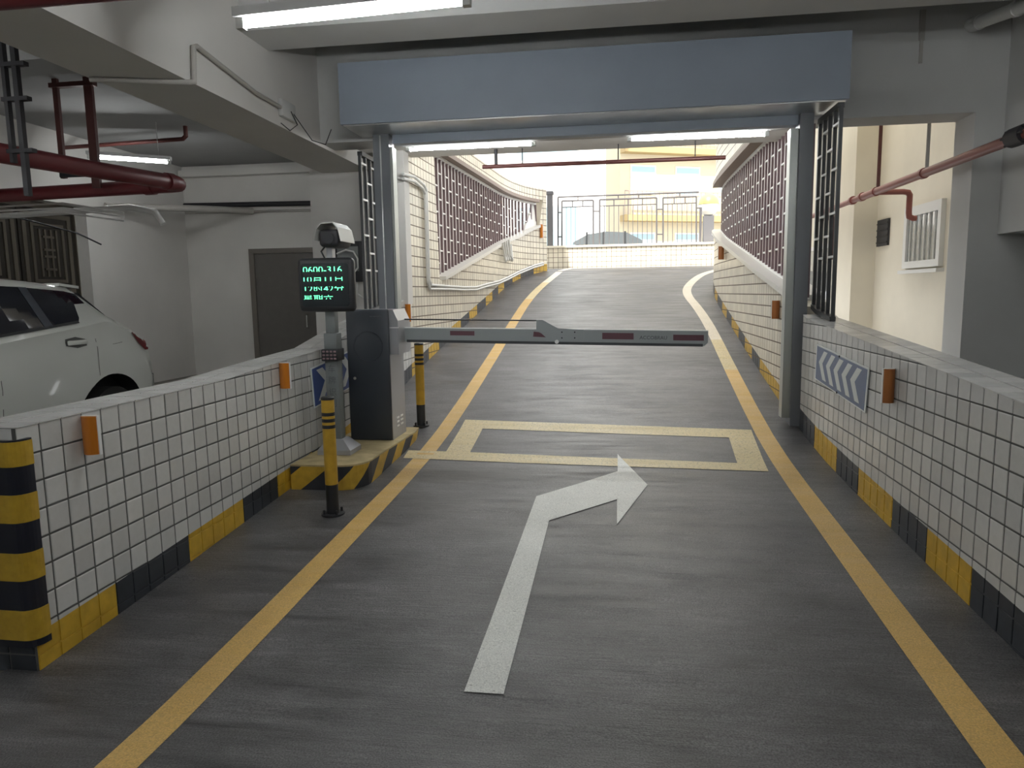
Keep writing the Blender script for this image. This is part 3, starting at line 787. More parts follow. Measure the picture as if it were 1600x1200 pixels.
def armrect(x0, y0, x1, y1, m, name):
    a, b, c, d = [A_(*k) for k in ((x0,y1),(x1,y1+(x1-x0)*.012),(x1,y0+(x1-x0)*.012),(x0,y0))]
    MB().prism([(k.x, AY-.0225, k.z) for k in (a,b,c,d)], (0,-.0015,0)).build(name, m, bg)
armrect(703,517,741,524,'strip_red','reflective_strip'); armrect(941,520,990,530,'strip_red','reflective_strip'); armrect(1052,523,1100,532,'strip_red','reflective_strip')
a = [A_(*k) for k in ((833,526),(853,527),(846,521),(842,519),(834,518))]
MB().prism([(k.x, AY-.0305, k.z) for k in a], (0,-.0015,0)).build('warning_sticker', 'strip_red', bg)
def textobj(txt, size, m, name, parent, loc, rot, ext=.0006, clipz=None, align='CENTER', bold=0):
    cu = bpy.data.curves.new(name, 'FONT'); cu.body = txt; cu.size = size; cu.extrude = ext; cu.align_x = align; cu.align_y = 'CENTER'; cu.offset = bold
    cu.resolution_u = 3
    tmp = bpy.data.objects.new('tmp', cu); COL.objects.link(tmp); dg = bpy.context.evaluated_depsgraph_get()
    me = bpy.data.meshes.new_from_object(tmp.evaluated_get(dg)); bpy.data.objects.remove(tmp)
    if clipz:
        bm = bmesh.new(); bm.from_mesh(me)
        for zz, no in ((clipz[0], (0,-1,0)), (clipz[1], (0,1,0))):
            bmesh.ops.bisect_plane(bm, geom=list(bm.verts)+list(bm.edges)+list(bm.faces), plane_co=(0,zz,0), plane_no=no, clear_outer=True)
        bm.to_mesh(me); bm.free()
    me.materials.clear(); me.materials.append(MATS[m])
    for p_ in me.polygons: p_.material_index = 0
    o = bpy.data.objects.new(name, me); COL.objects.link(o); o.rotation_euler = rot; place(o, Vector(loc), parent); return o
p = A_(1021,528); textobj('ACCOBRAU', .040, 'print_dark', 'lettering', bg, (p.x,AY-.0232,p.z), (math.pi/2,.018,0))

PX, PY = -2.098, 5.12
cp = thing('camera_post', (PX, PY, PT), 'grey plate camera post with a green LED display and bullet camera', 'camera post')
bs = MB(); b0, b1, zt = .115, .06, PT+.11
lo = [(PX-b0,PY-b0,PT),(PX+b0+.03,PY-b0,PT),(PX+b0+.03,PY+b0,PT),(PX-b0,PY+b0,PT)]
hi = [(PX-b1,PY-b1,zt),(PX+b1+.01,PY-b1,zt),(PX+b1+.01,PY+b1,zt),(PX-b1,PY+b1,zt)]
lo2 = [(a,b,c+.035) for a,b,c in lo]; bs.hexa(lo+lo2); bs.hexa(lo2+hi); bs.build('base_cover', 'cab_grey', cp)
MB().rbox(PX-.052, PX+.052, PY-.045, PY+.045, PT+.05, 1.03, .006, 2).build('pole', 'pole_grey', cp)
MB().rbox(PX-.050, PX+.052, PY-.05, PY+.05, 1.10, 1.225, .006, 2).build('sleeve', 'pole_grey', cp)
MB().rbox(PX-.037, PX+.040, PY-.035, PY+.035, 1.2, 1.42, .006, 2).build('upper_pole', 'pole_grey', cp)
MB().rbox(PX-.066, PX+.066, PY-.075, PY+.06, 1.018, 1.108, .008, 2).build('lamp_array', 'black', cp)
for r in range(3):
    for k in range(4):
        x = PX-.044+k*.029; z = 1.037+r*.0265
        MB().rbox(x-.010, x+.010, PY-.081, PY-.074, z-.007, z+.007, .003, 1).build('led_lens', 'led_dot', cp)
for i, ch in enumerate('车牌识别'):
    textobj(ch, .062, 'print_dark', 'lettering', cp, (PX, PY-.0462, .955-i*.088), (math.pi/2,0,0))
DX0, DX1, DZ0, DZ1 = -2.318, -1.886, 1.385, 1.782
MB().rbox(DX0, DX1, PY-.08, PY+.0, DZ0, DZ1, .035, 4).build('display_case', 'black', cp)
ds = MB(); sx0, sx1, sz0, sz1, r = DX0+.035, DX1-.035, DZ0+.04, DZ1-.04, .02
pg = []
for cx, cz, a0 in ((sx1-r,sz1-r,0),(sx0+r,sz1-r,90),(sx0+r,sz0+r,180),(sx1-r,sz0+r,270)):
    for k in range(5):
        a = math.radians(a0+k*22.5); pg.append((cx+r*math.cos(a), PY-.0795, cz+r*math.sin(a)))
ds.prism(pg, (0,-.003,0)); dsp = ds.build('screen', 'screen', cp)
rows_ = (('0600-316', 1.692, .072, (-.010, .024), -2.118), ('10月11日', 1.622, .066, (-.010, .018), -2.118), ('12时42分', 1.553, .066, (-.010, .018), -2.116), ('星期六', 1.483, .064, (-.004, .026), -2.16))
for txt, z, sz, cl, x in rows_:
    o = textobj(txt, sz, 'led', 'led_row', dsp, (x, PY-.0838, z), (math.pi/2,0,0), clipz=cl, bold=-.0002)
    wdt = o.dimensions.x; target = .30 if txt != '星期六' else .225
    if wdt > .01: o.scale.x = target/wdt
# bullet camera with hood
HX = -2.052
MB().box(HX-.05, HX-.005, PY-.03, PY+.03, DZ1-.01, DZ1+.09).build('bracket', 'cab_grey', cp)
MB().rbox(HX-.078, HX+.078, PY-.10, PY+.16, 1.858, 1.985, .03, 3).build('camera_body', 'steel_dark', cp)
hd = MB(); k0 = [(HX-.100,1.905),(HX-.082,1.985),(HX-.045,2.022),(HX+.040,2.026),(HX+.078,1.988),(HX+.098,1.895)]
for a, b in zip(k0, k0[1:]):
    hd.hexa([(a[0],PY-.12,a[1]),(b[0],PY-.12,b[1]),(b[0],PY+.17,b[1]),(a[0],PY+.17,a[1]),(a[0],PY-.12,a[1]+.008),(b[0],PY-.12,b[1]+.008),(b[0],PY+.17,b[1]+.008),(a[0],PY+.17,a[1]+.008)])
hd.build('hood', 'cam_white', cp)
MB().tube([(HX,PY-.1,1.92),(HX,PY-.106,1.92)], .042, 20).build('lens', 'black', cp)
MB().tube([(HX-.05,PY-.02,1.88),(HX-.085,PY-.04,1.83),(HX-.06,PY-.035,1.775)], .006, 6).build('cable', 'black', cp)

def bollard(x, y, ztop, label):
    zb = fz(y); B = thing('bollard', (x, y, zb), label, 'bollard', 'yellow and black bollards'); r = .04
    H = ztop-zb
    MB().lathe([(r,zb+.006),(r,zb+.2)], x, y, 20).build('lower_tube', 'black', B)
    MB().lathe([(r+.0006,zb+.2),(r+.0006,ztop-.012)], x, y, 20).build('upper_tube', 'bollard_yellow', B)
    MB().lathe([(r+.002,ztop-.014),(r+.002,ztop),(r-.006,ztop+.006)], x, y, 20).build('cap', 'black', B)
    for d in (.105, .145, .185):
        MB().lathe([(r+.002,ztop-d-.011),(r+.002,ztop-d+.011)], x, y, 20, cap=False).build('band', 'black', B)
    MB().lathe([(.075,zb-.004),(.075,zb+.008),(.045,zb+.010)], x, y, 20).build('flange', 'black', B)
    for k in range(4):
        a = math.pi/4+k*math.pi/2; MB().lathe([(.008,zb+.006),(.008,zb+.034),(.005,zb+.036)], x+.06*math.cos(a), y+.06*math.sin(a), 8).build('anchor_bolt', 'steel_dark', B)
bollard(-1.79, 4.24, .865, 'yellow and black bollard in front of the striped plinth')
bollard(-1.775, 6.36, 1.055, 'yellow and black bollard behind the barrier arm')

# ================================================================== WALL FITTINGS
def reflector(x, sg, y, z0, z1, label, m, d=.075, group='orange wall reflectors'):
    R = thing('wall_reflector', (x, y, z0), label, 'reflector', group)
    mb = MB(); n = 8; pts = []
    for k in range(n+1):
        t = k/n; pts.append((x+sg*(.004+d*t), y-.018*math.sin(math.pi*t)))
    f = [(a, b) for a, b in pts]; back = [(pts[-1][0], y+.006), (pts[0][0], y+.006)]
    poly = f+back
    a = [(p[0],p[1],z0) for p in poly]
    mb.prism(a if sg > 0 else a[::-1], (0,0,z1-z0)); mb.build('lens', m, R)
    MB().box(x+sg*.002, x+sg*(d+.008), y+.006, y+.022, z0-.003, z1+.003).build('backing', 'grille_white', R)
    return R
reflector(LX, 1, 2.755, .83, .998, 'orange reflector near the guarded corner of the left wall', 'reflect_orange', d=.07)
reflector(LX, 1, 4.63, .868, 1.045, 'orange reflector on the left wall next to the chevron sign', 'reflect_orange', d=.07)
reflector(LX, 1, 7.72, 1.205, 1.40, 'orange reflector on the left wall next to the barrier arm root', 'reflect_orange', d=.06)
reflector(RX, -1, 4.32, .838, 1.035, 'orange reflector, coloured brown for shade, on the right wall next to the chevron sign', 'reflect_shaded', d=.06)
reflector(RX, -1, 7.25, 1.215, 1.39, 'orange reflector, coloured brown for shade, on the right wall just past the guide post', 'reflect_shaded', d=.07)
reflector(1.62, -1, 10.95, 1.95, 2.14, 'small orange reflector, coloured brown for shade, on the upper right ramp wall', 'reflect_shaded', d=.08)
reflector(-1.50, 1, 14.86, 2.63, 2.9, 'orange reflector at the far end of the upper left ramp wall', 'reflect_orange', d=.06)
def chevron_sign(name, label, x, sg, corners, bm_, n, off=.016):
    """corners (y,z) bottom-near, bottom-far, top-far, top-near; chevrons printed on a flat plate"""
    S = thing(name, (x, (corners[0][0]+corners[1][0])/2, corners[0][1]), label, 'sign')
    def uv(u, v):
        a = Vector(corners[0])*(1-u)+Vector(corners[1])*u; b = Vector(corners[3])*(1-u)+Vector(corners[2])*u; p = a*(1-v)+b*v; return p
    def plate(us, d0, d1, m, nm):
        q = [uv(*k) for k in us]; a = [(x+sg*d0, p[0], p[1]) for p in q]
        mb = MB(); mb.prism(a, (sg*(d1-d0),0,0)); mb.build(nm, m, S)
    plate([(0,0),(1,0),(1,1),(0,1)], .006, .012, 'sign_white', 'border')
    plate([(.02,.035),(.98,.035),(.98,.965),(.02,.965)], .0118, .0135, bm_, 'panel')
    for i in range(n):
        u0 = .10+i*(.80/n); w_ = .42*.80/n*1.15; k = .62*.80/n
        # tips point up the ramp
        plate([(u0,.12),(u0+w_,.12),(u0+w_+k,.55),(u0+w_,.9),(u0,.9),(u0+k,.55)], .0134, .0145, 'sign_white', 'chevron')
    for u, v in ((.5,.04),(.5,.96)):
        p = uv(u, v); MB().tube([(x+sg*.012,p[0],p[1]),(x+sg*.018,p[0],p[1])], .008, 8).build('screw', 'steel_dark', S)
chevron_sign('chevron_sign', 'blue chevron sign with a white border on the left wall behind the camera post', LX, 1, [(5.16,.640),(6.02,.705),(6.06,1.035),(5.13,.955)], 'sign_blue', 3)
chevron_sign('chevron_sign', 'faded slate chevron sign with five white chevrons on the right wall', RX, -1, [(4.755,.705),(5.92,.785),(5.90,1.065),(4.72,.995)], 'sign_slate', 5)
# corner guard on the end of the left wall
cg = thing('corner_guard', (LX, WL0, .1), 'black and yellow rubber corner guard on the end of the left wall', 'corner guard')
def guard_ring(z0, z1, m, name, e=0.):
    mb = MB(); o = []; r = .05+e
    o.append((LX-.165, WL0-PROUD-.022-e)); 
    cx, cy = LX-.03, WL0+.03
    for k in range(7):
        a = -math.pi/2+k*(math.pi/2)/6; o.append((cx+(.052+e)*math.cos(a), cy+(.058+e)*math.sin(a)))
    o.append((LX+.022+e, WL0+.05)); inn = [(LX+.0045, WL0+.05), (LX+.0045, WL0-PROUD-.004), (LX-.165, WL0-PROUD-.004)]
    poly = [(a, b, z0) for a, b in o+inn]; mb.prism(poly, (0,0,z1-z0)); mb.build(name, m, cg)
guard_ring(.12, .965, 'guard_black', 'rubber_strip')
for z0, z1 in ((.860,.958),(.635,.748),(.398,.512),(.150,.275)): guard_ring(z0, z1, 'guard_yellow', 'reflective_band', .0025)
# electrical box on the pier wall
eb = thing('meter_box', (-3.0, 7.97, 1.65), 'wall box with a clear cover and looped white cable on the pier wall', 'electrical box')
MB().rbox(-3.17, -2.84, 7.90, 7.98, 1.66, 2.12, .012, 2).build('box_frame', 'black', eb)
MB().box(-3.13, -2.88, 7.893, 7.9, 1.78, 2.06).build('cover', 'clear_cover', eb)
MB().tube([(-3.13,7.88,1.98),(-3.02,7.88,2.02),(-2.93,7.88,2.0),(-2.885,7.88,1.92),(-2.885,7.88,1.82),(-2.94,7.88,1.76),(-3.05,7.88,1.77)], .010, 8).build('cable_loop', 'white_pvc', eb)
MB().tube([(-2.93,7.95,1.67),(-2.93,7.95,1.52),(-2.86,7.95,1.47),(-2.7,7.95,1.46)], .012, 8).build('conduit', 'white_pvc', eb)
# box and wires on the end of the beam
jb = thing('junction_box', (-2.70, 6.05, 2.95), 'small grey junction box with looping wires on the beam end', 'electrical box')
MB().rbox(-2.732, -2.69, 5.75, 6.0, 2.98, 3.12, .008, 2).build('box', 'plaster_grey', jb)
MB().tube([(-2.69,5.9,3.05),(-2.66,5.95,2.95),(-2.66,5.8,2.87),(-2.69,5.7,2.91)], .004, 6).build('wire', 'steel_dark', jb)
MB().tube([(-2.69,5.95,3.04),(-2.6,6.1,2.85),(-2.52,6.2,2.83),(-2.48,6.25,2.97)], .004, 6).build('wire', 'steel_dark', jb)
# frayed strip on the header wall
tag_ = MB(); tag_.box(2.495, 2.54, 6.588, 6.602, 3.52, 3.76).box(2.505, 2.53, 6.585, 6.602, 3.34, 3.52)
tag(tag_.build('wall_strip', 'grey_conduit'), 'frayed grey strip stuck on the wall above the alley opening', 'strip')

# ================================================================== PIPES AND CONDUITS
def pipe(name, path, r, m, label, cat='pipe', couplings=(), group=None, cm_=None):
    T = thing(name, path[0], label, cat, group)
    MB().tube(path, r, 14).build('run', m, T)
    for (a, b) in couplings: MB().tube([a, b], r*1.18, 14).build('coupling', cm_ or m, T)
    return T
P3 = lambda x, y, z: (x, y, z)
pipe('conduit', [(-3.28,4.28,2.885),(-2.72,4.46,2.885),(-2.705,4.5,2.90),(-2.705,4.52,3.12),(-2.705,4.56,3.138),(-2.705,5.33,3.05),(-2.705,5.735,3.045)], .016, 'grey_conduit', 'thin grey conduit bending up the white beam')
pipe('fire_pipe', [(-4.9,4.6,2.66),(-4.9,6.4,2.735),(-4.9,7.62,2.80),(-4.94,7.74,2.80),(-5.06,7.8,2.80),(-6.5,8.0,2.81),(-8.17,8.1,2.80)], .082, 'red_pipe', 'thick red fire pipe with an elbow hanging over the white car', couplings=[((-4.9,7.45,2.787),(-4.9,7.56,2.796)),((-5.3,7.835,2.803),(-5.42,7.85,2.804))])
pipe('branch_pipe', [(-8.2,10.0,3.78),(-6.25,10.0,3.82),(-6.2,10.0,3.86),(-6.2,10.0,CZ)], .03, 'red_dark', 'slim dark red branch pipe under the bay ceiling')
hs = thing('pipe_hanger', (-5.95, 7.75, CZ), 'dark red steel hanger frame holding the fire pipe', 'hanger')
MB().box(-5.93, -5.83, 7.62, 7.66, 2.78, CZ).build('upright', 'red_dark', hs)
MB().box(-6.32, -6.26, 7.62, 7.66, 2.9, CZ).build('upright', 'red_dark', hs)
MB().box(-6.35, -5.8, 7.60, 7.68, 3.9, 3.95).build('crossbar', 'red_dark', hs)
sg_ = MB().box(-6.28, -5.78, 7.56, 7.6, 2.90, 3.02); sgn = sg_.build('plate', 'steel_dark', hs)
textobj('2. ltco', .055, 'sign_white', 'lettering', hs, (-6.06,7.557,2.975), (math.pi/2,0,0))
# cable ladder hanger at the left edge
ch_ = thing('cable_hanger', (-4.5, 5.0, CZ), 'dark steel cable hanger at the left edge of the view', 'hanger')
MB().box(-4.47, -4.43, 5.0, 5.04, 2.30, CZ).build('upright', 'steel_dark', ch_)
MB().box(-4.56, -4.53, 5.0, 5.04, 2.55, CZ).build('upright', 'steel_dark', ch_)
for z in (3.25, 3.0, 2.62): MB().box(-4.58, -4.36, 4.995, 5.045, z, z+.03).build('arm', 'steel_dark', ch_)
rm = pipe('red_main', [(-6.0,2.6,2.662),(1.2,2.6,2.662)], .045, 'red_pipe', 'dark red main crossing over the lane at the top edge')
for x in (-4.4, -1.0, 1.0): MB().tube([(x,2.6,2.7),(x,2.6,CZ)], .01, 6).build('hanger_rod', 'steel_dark', rm)
pipe('drain_pipe', [(-8.15,8.6,2.62),(-6.4,8.9,2.72),(-6.1,9.0,2.66),(-6.0,9.0,2.5)], .04, 'white_pvc', 'white plastic drain pipe behind the red fire pipe')
for i in range(3):
    pipe('cable', [(-8.15,8.3,2.70-.05*i),(-7.0,8.45,2.74-.06*i),(-6.2,8.5,2.60-.05*i)], .012, 'white_pvc', ['highest','middle','lowest'][i]+' of three thin white cables sagging behind the red fire pipe', 'cable', group='white cables over the car')
pipe('wall_pipe', [(-8.15,12.93,3.27),(-3.55,12.93,3.2)], .045, 'steel_dark', 'black pipe running along the back wall of the bay')
pipe('wall_conduit', [(-8.15,12.95,3.14),(-3.55,12.95,3.08)], .022, 'grey_conduit', 'thin pale conduit under the black wall pipe')
tray = MB().box(-8.15, -3.5, 12.8, 12.98, 3.78, 3.9); tag(tray.build('cable_tray', 'plaster'), 'pale cable tray along the top of the back wall', 'cable tray')
pipe('green_pipe', [(-8.12,10.7,3.0),(-7.2,12.3,3.1),(-6.75,12.9,3.12)], .06, 'grey_conduit', 'pale greenish pipe behind the end of the fire pipe')
pipe('loose_wire', [(-7.95,8.64,2.63),(-7.9,9.0,2.58),(-7.6,9.4,2.45),(-7.4,9.6,2.3)], .012, 'black', 'loose black wire hanging from the pipes', 'wire')
# right hand red pipe
rp = thing('sprinkler_pipe', (2.8, 2.0, 2.53), 'pale red sprinkler pipe entering the alley with a flexible joint', 'pipe')
QX, QZ = 2.8, 2.535
MB().tube([(QX,.5,QZ),(QX,8.8,QZ-.01)], .040, 14).build('run', 'red_pipe_pale', rp)
MB().tube([(QX,8.8,QZ-.01),(QX,12.6,QZ-.015)], .032, 14).build('narrow_run', 'red_pipe_pale', rp)
for y in (9.05, 8.72, 8.3, 7.1): MB().tube([(QX,y,QZ-.008),(QX,y+.06,QZ-.008)], .049, 14).build('coupling', 'red_pipe_pale', rp)
MB().tube([(QX,5.48,QZ),(QX,5.66,QZ)], .068, 14).build('flange', 'steel_dark', rp)
for k in range(6):
    a = k*math.pi/3; MB().tube([(QX+.055*math.cos(a),5.44,QZ+.055*math.sin(a)),(QX+.055*math.cos(a),5.70,QZ+.055*math.sin(a))], .009, 6).build('flange_bolt', 'steel_dark', rp)
MB().tube([(QX,8.36,QZ-.01),(3.10,8.38,QZ-.012),(3.15,8.385,QZ-.02),(3.17,8.39,QZ-.05),(3.17,8.39,2.30),(3.18,8.40,2.26),(3.22,8.40,2.24),(3.25,8.40,2.24)], .030, 12).build('branch', 'red_pipe_pale', rp)
MB().box(2.2, 3.5, 8.22, 8.30, 3.6, 3.68).build('bracket', 'red_dark', rp)
MB().tube([(QX,8.26,QZ+.03),(QX,8.26,3.62)], .019, 8).build('hanger_rod', 'red_dark', rp)
MB().tube([(QX,7.06,QZ+.03),(QX,7.06,3.05)], .016, 8).build('hanger_rod', 'grey_conduit', rp)
pipe('waste_pipe', [(2.9,5.4,3.40),(2.9,6.55,3.61)], .05, 'white_pvc', 'white plastic pipe clamped under the ceiling beside the header wall', couplings=[((2.9,5.9,3.492),(2.9,5.95,3.501)),((2.9,6.45,3.592),(2.9,6.6,3.619))])
MB().tube([(2.9,5.92,3.5),(2.9,5.92,4.0)], .012, 6).build('hanger_rod', 'steel_dark', bpy.data.objects['waste_pipe'])
pipe('alley_pipe', [(3.17,11.8,2.56),(3.17,11.2,2.54),(3.17,11.15,2.5),(3.17,11.15,1.92)], .035, 'red_dark', 'short brown pipe turning down the alley wall')
# white conduits on the left ramp wall
def pathx(y):
    best = min(range(len(PATH_L)-1), key=lambda i: 0 if PATH_L[i][1] <= y <= PATH_L[i+1][1] else abs(PATH_L[i][1]-y)+1)
    a, b = PATH_L[best], PATH_L[best+1]; t = (y-a[1])/(b[1]-a[1]); return a[0]+(b[0]-a[0])*t
for d, nm in ((0, 'upper of two white conduits running down the left ramp wall'), (.05, 'lower of two white conduits running down the left ramp wall')):
    yv = 8.62-d
    pts = [(-2.25,7.65,2.80-d),(-2.22,8.0,2.82-d),(pathx(yv-.1)+.03,yv-.1,2.81-d),(pathx(yv)+.03,yv,2.76-d),(pathx(yv)+.03,yv,1.70-d),(pathx(yv+.08)+.03,yv+.08,1.62-d)]
    for y, z in ((9.4,1.61),(10.2,1.60),(10.9,1.605),(11.6,1.66),(12.5,1.72),(13.2,1.80),(13.9,1.92),(14.6,2.06),(14.9,2.12)): pts.append((pathx(y)+.035, y, z-d*.8))
    pipe('wall_conduit', pts, .017, 'white_pvc', nm)
hk = thing('hanging_cables', (-2.0, 13.2, 2.3), 'tangle of white cable hanging from the left grille sill', 'cable')
for k in range(4):
    y = 12.75+k*.16; x = pathx(y)+.06
    MB().tube([(x,y,2.40+.03*k),(x+.02,y+.03,2.2),(x+.03,y+.1,2.08+.03*k),(x+.02,y+.2,2.12),(x,y+.24,2.42)], .018, 6).build('cable_loop', 'white_pvc', hk)

# ================================================================== DOORS, WINDOW, VENT
d1 = thing('door_1', (-6.1, 13.0, 0), None, None); d1['kind'] = 'structure'; d1['label'] = 'plain grey brown door with a steel pull handle in the back wall'
MB().box(-6.80, -5.45, 12.96, 13.0, 0, 2.33).build('leaf', 'door_grey', d1)
for x0, x1, z0, z1 in ((-6.9,-6.8,0,2.42),(-5.45,-5.35,0,2.42),(-6.8,-5.45,2.33,2.42)): MB().box(x0, x1, 12.93, 13.0, z0, z1).build('frame', 'door_frame_grey', d1)
for z0, z1 in ((.12,.75),(1.15,2.15)):
    MB().box(-6.62, -5.62, 12.953, 12.96, z0, z1).build('panel', 'door_grey', d1)
MB().tube([(-5.78,12.96,.90),(-5.78,12.90,.93),(-5.78,12.90,1.14),(-5.78,12.96,1.17)], .014, 8).build('handle', 'chrome', d1)
d2 = thing('door_2', (-8.45, 9.25, 0), None, None); d2['kind'] = 'structure'; d2['label'] = 'embossed bronze steel double door in the bay wall recess'
XD = -8.5
for y0, y1 in ((8.20,9.26),(9.29,10.33)):
    lf = MB().box(XD, XD+.05, y0, y1, 0, 2.86).build('leaf', 'door_steel_dark', d2)
    def fr(a0, a1, z0, z1, w_, m='door_steel', d=.018):
        mb = MB()
        mb.box(XD+.05, XD+.05+d, a0, a1, z0, z0+w_).box(XD+.05, XD+.05+d, a0, a1, z1-w_, z1).box(XD+.05, XD+.05+d, a0, a0+w_, z0+w_, z1-w_).box(XD+.05, XD+.05+d, a1-w_, a1, z0+w_, z1-w_)
        mb.build('raised_frame', m, lf)
    for zz0, zz1 in ((1.62,2.80),(.25,1.45)):
        fr(y0+.05, y1-.05, zz0, zz1, .07); fr(y0+.20, y1-.20, zz0+.15, zz1-.15, .05); 
        ym = (y0+y1)/2; zm = (zz0+zz1)/2
        for dy in (-.16, -.055, .055, .16):
            MB().box(XD+.05, XD+.072, ym+dy-.018, ym+dy+.018, zz0+.24, zz1-.24).build('raised_bar', 'door_steel', lf)
        for dz in (-.24, -.05, .05, .24):
            MB().box(XD+.05, XD+.076, ym-.11, ym+.11, zm+dz-.016, zm+dz+.016).build('raised_bar', 'door_steel', lf)
for a0, a1, z0, z1 in ((8.15,8.2,0,2.95),(10.33,10.38,0,2.95),(8.15,10.38,2.86,2.95)): MB().box(XD, XD+.10, a0, a1, z0, z1).build('frame', 'door_steel', d2)
w1 = thing('window_1', (3.5, 8.8, 1.74), None, None); w1['kind'] = 'structure'; w1['label'] = 'small white framed window in the alley wall'
for y0, y1, z0, z1 in ((8.28,9.26,1.72,1.80),(8.28,9.26,2.32,2.43),(8.28,8.36,1.80,2.32),(9.18,9.26,1.80,2.32)): MB().box(3.45, 3.5, y0, y1, z0, z1).build('frame', 'window_frame', w1)
MB().box(3.475, 3.5, 8.36, 9.18, 1.80, 2.32).build('pane', 'pane', w1)
for k in range(6): MB().tube([(3.465,8.45+k*.13,1.8),(3.465,8.45+k*.13,2.32)], .008, 6).build('bar', 'window_frame', w1)  # pale rods standing for a grille reflected in the pane
MB().box(3.42, 3.5, 8.25, 9.3, 1.66, 1.70).build('sill', 'window_frame', w1)
w2 = thing('window_2', (3.2, 11.6, 1.4), None, None); w2['kind'] = 'structure'; w2['label'] = 'dull grey window further along the alley wall'
MB().box(3.175, 3.2, 11.25, 12.3, 1.4, 2.1).build('pane', 'pane', w2)
for z0, z1 in ((1.34,1.4),(2.1,2.16)): MB().box(3.165, 3.2, 11.2, 12.35, z0, z1).build('frame', 'window_frame', w2)
vt = thing('wall_vent', (3.49, 10.0, 2.04), 'small dark square vent in the alley wall', 'vent')
MB().box(3.47, 3.5, 9.83, 10.2, 2.04, 2.38).build('opening', 'vent', vt)
for k in range(4): MB().box(3.462, 3.472, 9.83, 10.2, 2.08+k*.08, 2.095+k*.08).build('louvre', 'steel_dark', vt)

# ================================================================== CARS
def car(name, label, st, wheels, half, paint, zg=0.):
    """body lofted along local y from sections; local origin on the ground under the middle"""
    C = thing(name, (0,0,0), label, 'car')
    def sec(y):
        cols = list(zip(*st)); ztop, wtop, zb, wb = [interp(y, cols[0], cols[k]) for k in range(1, 5)]
        return [(0,ztop+.012),(wtop*.35,ztop+.008),(wtop*.7,ztop-.004),(wtop*.93,ztop-.03),(wtop,ztop-.07),(wb-.045,zb),(wb-.01,zb-.05),(wb-.018,zb-.16),(wb+.004,zb-.24),(wb+.006,.72),(wb-.012,.58),(wb-.02,.42),(wb-.07,.27),(0,.22)]
    def sx(y, z):
        s = [p for p in sec(y)][3:13]
        for a, b in zip(s, s[1:]):
            if b[1] <= z <= a[1] or (a is s[0] and z >= a[1]):
                t = 0 if abs(a[1]-b[1]) < 1e-6 else max(0, (a[1]-z)/(a[1]-b[1])); return a[0]+(b[0]-a[0])*t
        return s[-1][0]
    y0, y1 = st[0][0], st[-1][0]; n = 64; ys_ = [y0+(y1-y0)*i/n for i in range(n+1)]
    mb = MB(); V = []; rings = []
    for y in ys_:
        h = sec(y); full = [(x, y, z) for x, z in h]+[(-x, y, z) for x, z in h[1:-1]][::-1]; rings.append(len(V)); V += full
    m = len(full); F = []
    for i in range(n):
        for j in range(m):
            a = rings[i]+j; b = rings[i]+(j+1) % m; F.append((a, a+m, b+m, b))
    F.append(tuple(range(m))); F.append(tuple(range(rings[-1], rings[-1]+m))[::-1])
    mb.idx(V, F, 0, True)
    me = mb.mesh('body', [paint, 'car_black'])
    ob = bpy.data.objects.new('body', me); COL.objects.link(ob)
    bm = bmesh.new(); bm.from_mesh(me); bmesh.ops.recalc_face_normals(bm, faces=bm.faces); bm.to_mesh(me); bm.free()
    cut = []
    for wy in wheels:
        cb_ = MB().tube([(-1.3,wy,.31),(1.3,wy,.31)], .485, 48); co = bpy.data.objects.new('cut', cb_.mesh('cut', 'car_black')); COL.objects.link(co)
        bm = bmesh.new(); bm.from_mesh(co.data); bmesh.ops.recalc_face_normals(bm, faces=bm.faces); bm.to_mesh(co.data); bm.free()
        md = ob.modifiers.new('b', 'BOOLEAN'); md.object = co; md.operation = 'DIFFERENCE'; md.solver = 'EXACT'; cut.append(co)
    dg = bpy.context.evaluated_depsgraph_get(); nm = bpy.data.meshes.new_from_object(ob.evaluated_get(dg)); ob.modifiers.clear(); ob.data = nm
    for co in cut: bpy.data.objects.remove(co)
    if len(nm.materials) < 2:
        nm.materials.clear(); nm.materials.append(MATS[paint]); nm.materials.append(MATS['car_black'])
    for p in nm.polygons:
        c_ = p.center; p.material_index = 0
        if any(math.hypot(c_.y-wy, c_.z-.31) < .4865 for wy in wheels): p.material_index = 1
        p.use_smooth = p.material_index == 0
    nm.set_sharp_from_angle(angle=math.radians(35))
    place(ob, (0,0,0), C)
    # dark belly so the cavity is not see-through
    MB().box(-half+.22, half-.22, y0+.25, y1-.25, .24, .8).build('underbody', 'car_black', C)
    for wy in wheels:
        for s in (-1, 1):
            xx = s*(half-.11); W = MB().tube([(xx-.1,wy,.335),(xx+.1,wy,.335)], .335, 32).build('wheel', 'rubber', C)
            MB().tube([(xx+s*.085,wy,.335),(xx+s*.106,wy,.335)], .22, 24).build('rim', 'rim', W)
    def strip(s, top, bot, m, nm_, d=.006, k=14, parent=C):
        mb = MB(); a, b = max(top[0][0], bot[0][0]), min(top[-1][0], bot[-1][0])
        T = list(zip(*top)); B = list(zip(*bot)); ks = sorted(set([a+(b-a)*i/k for i in range(k+1)]+[y for y in T[0]+B[0] if a <= y <= b]))
        fr = []
        for y in ks:
            zt_, zb_ = interp(y, T[0], T[1]), interp(y, B[0], B[1])
            fr.append([(s*(sx(y, zb_+(zt_-zb_)*f)+d), y, zb_+(zt_-zb_)*f) for f in (0,.25,.5,.75,1)])
        for p, q in zip(fr, fr[1:]):
            for i in range(4):
                f = [p[i], q[i], q[i+1], p[i+1]]; mb.idx(f if s > 0 else f[::-1], [(0,1,2,3)], 0, True)
        return mb.build(nm_, m, parent)
    return C, strip, sx
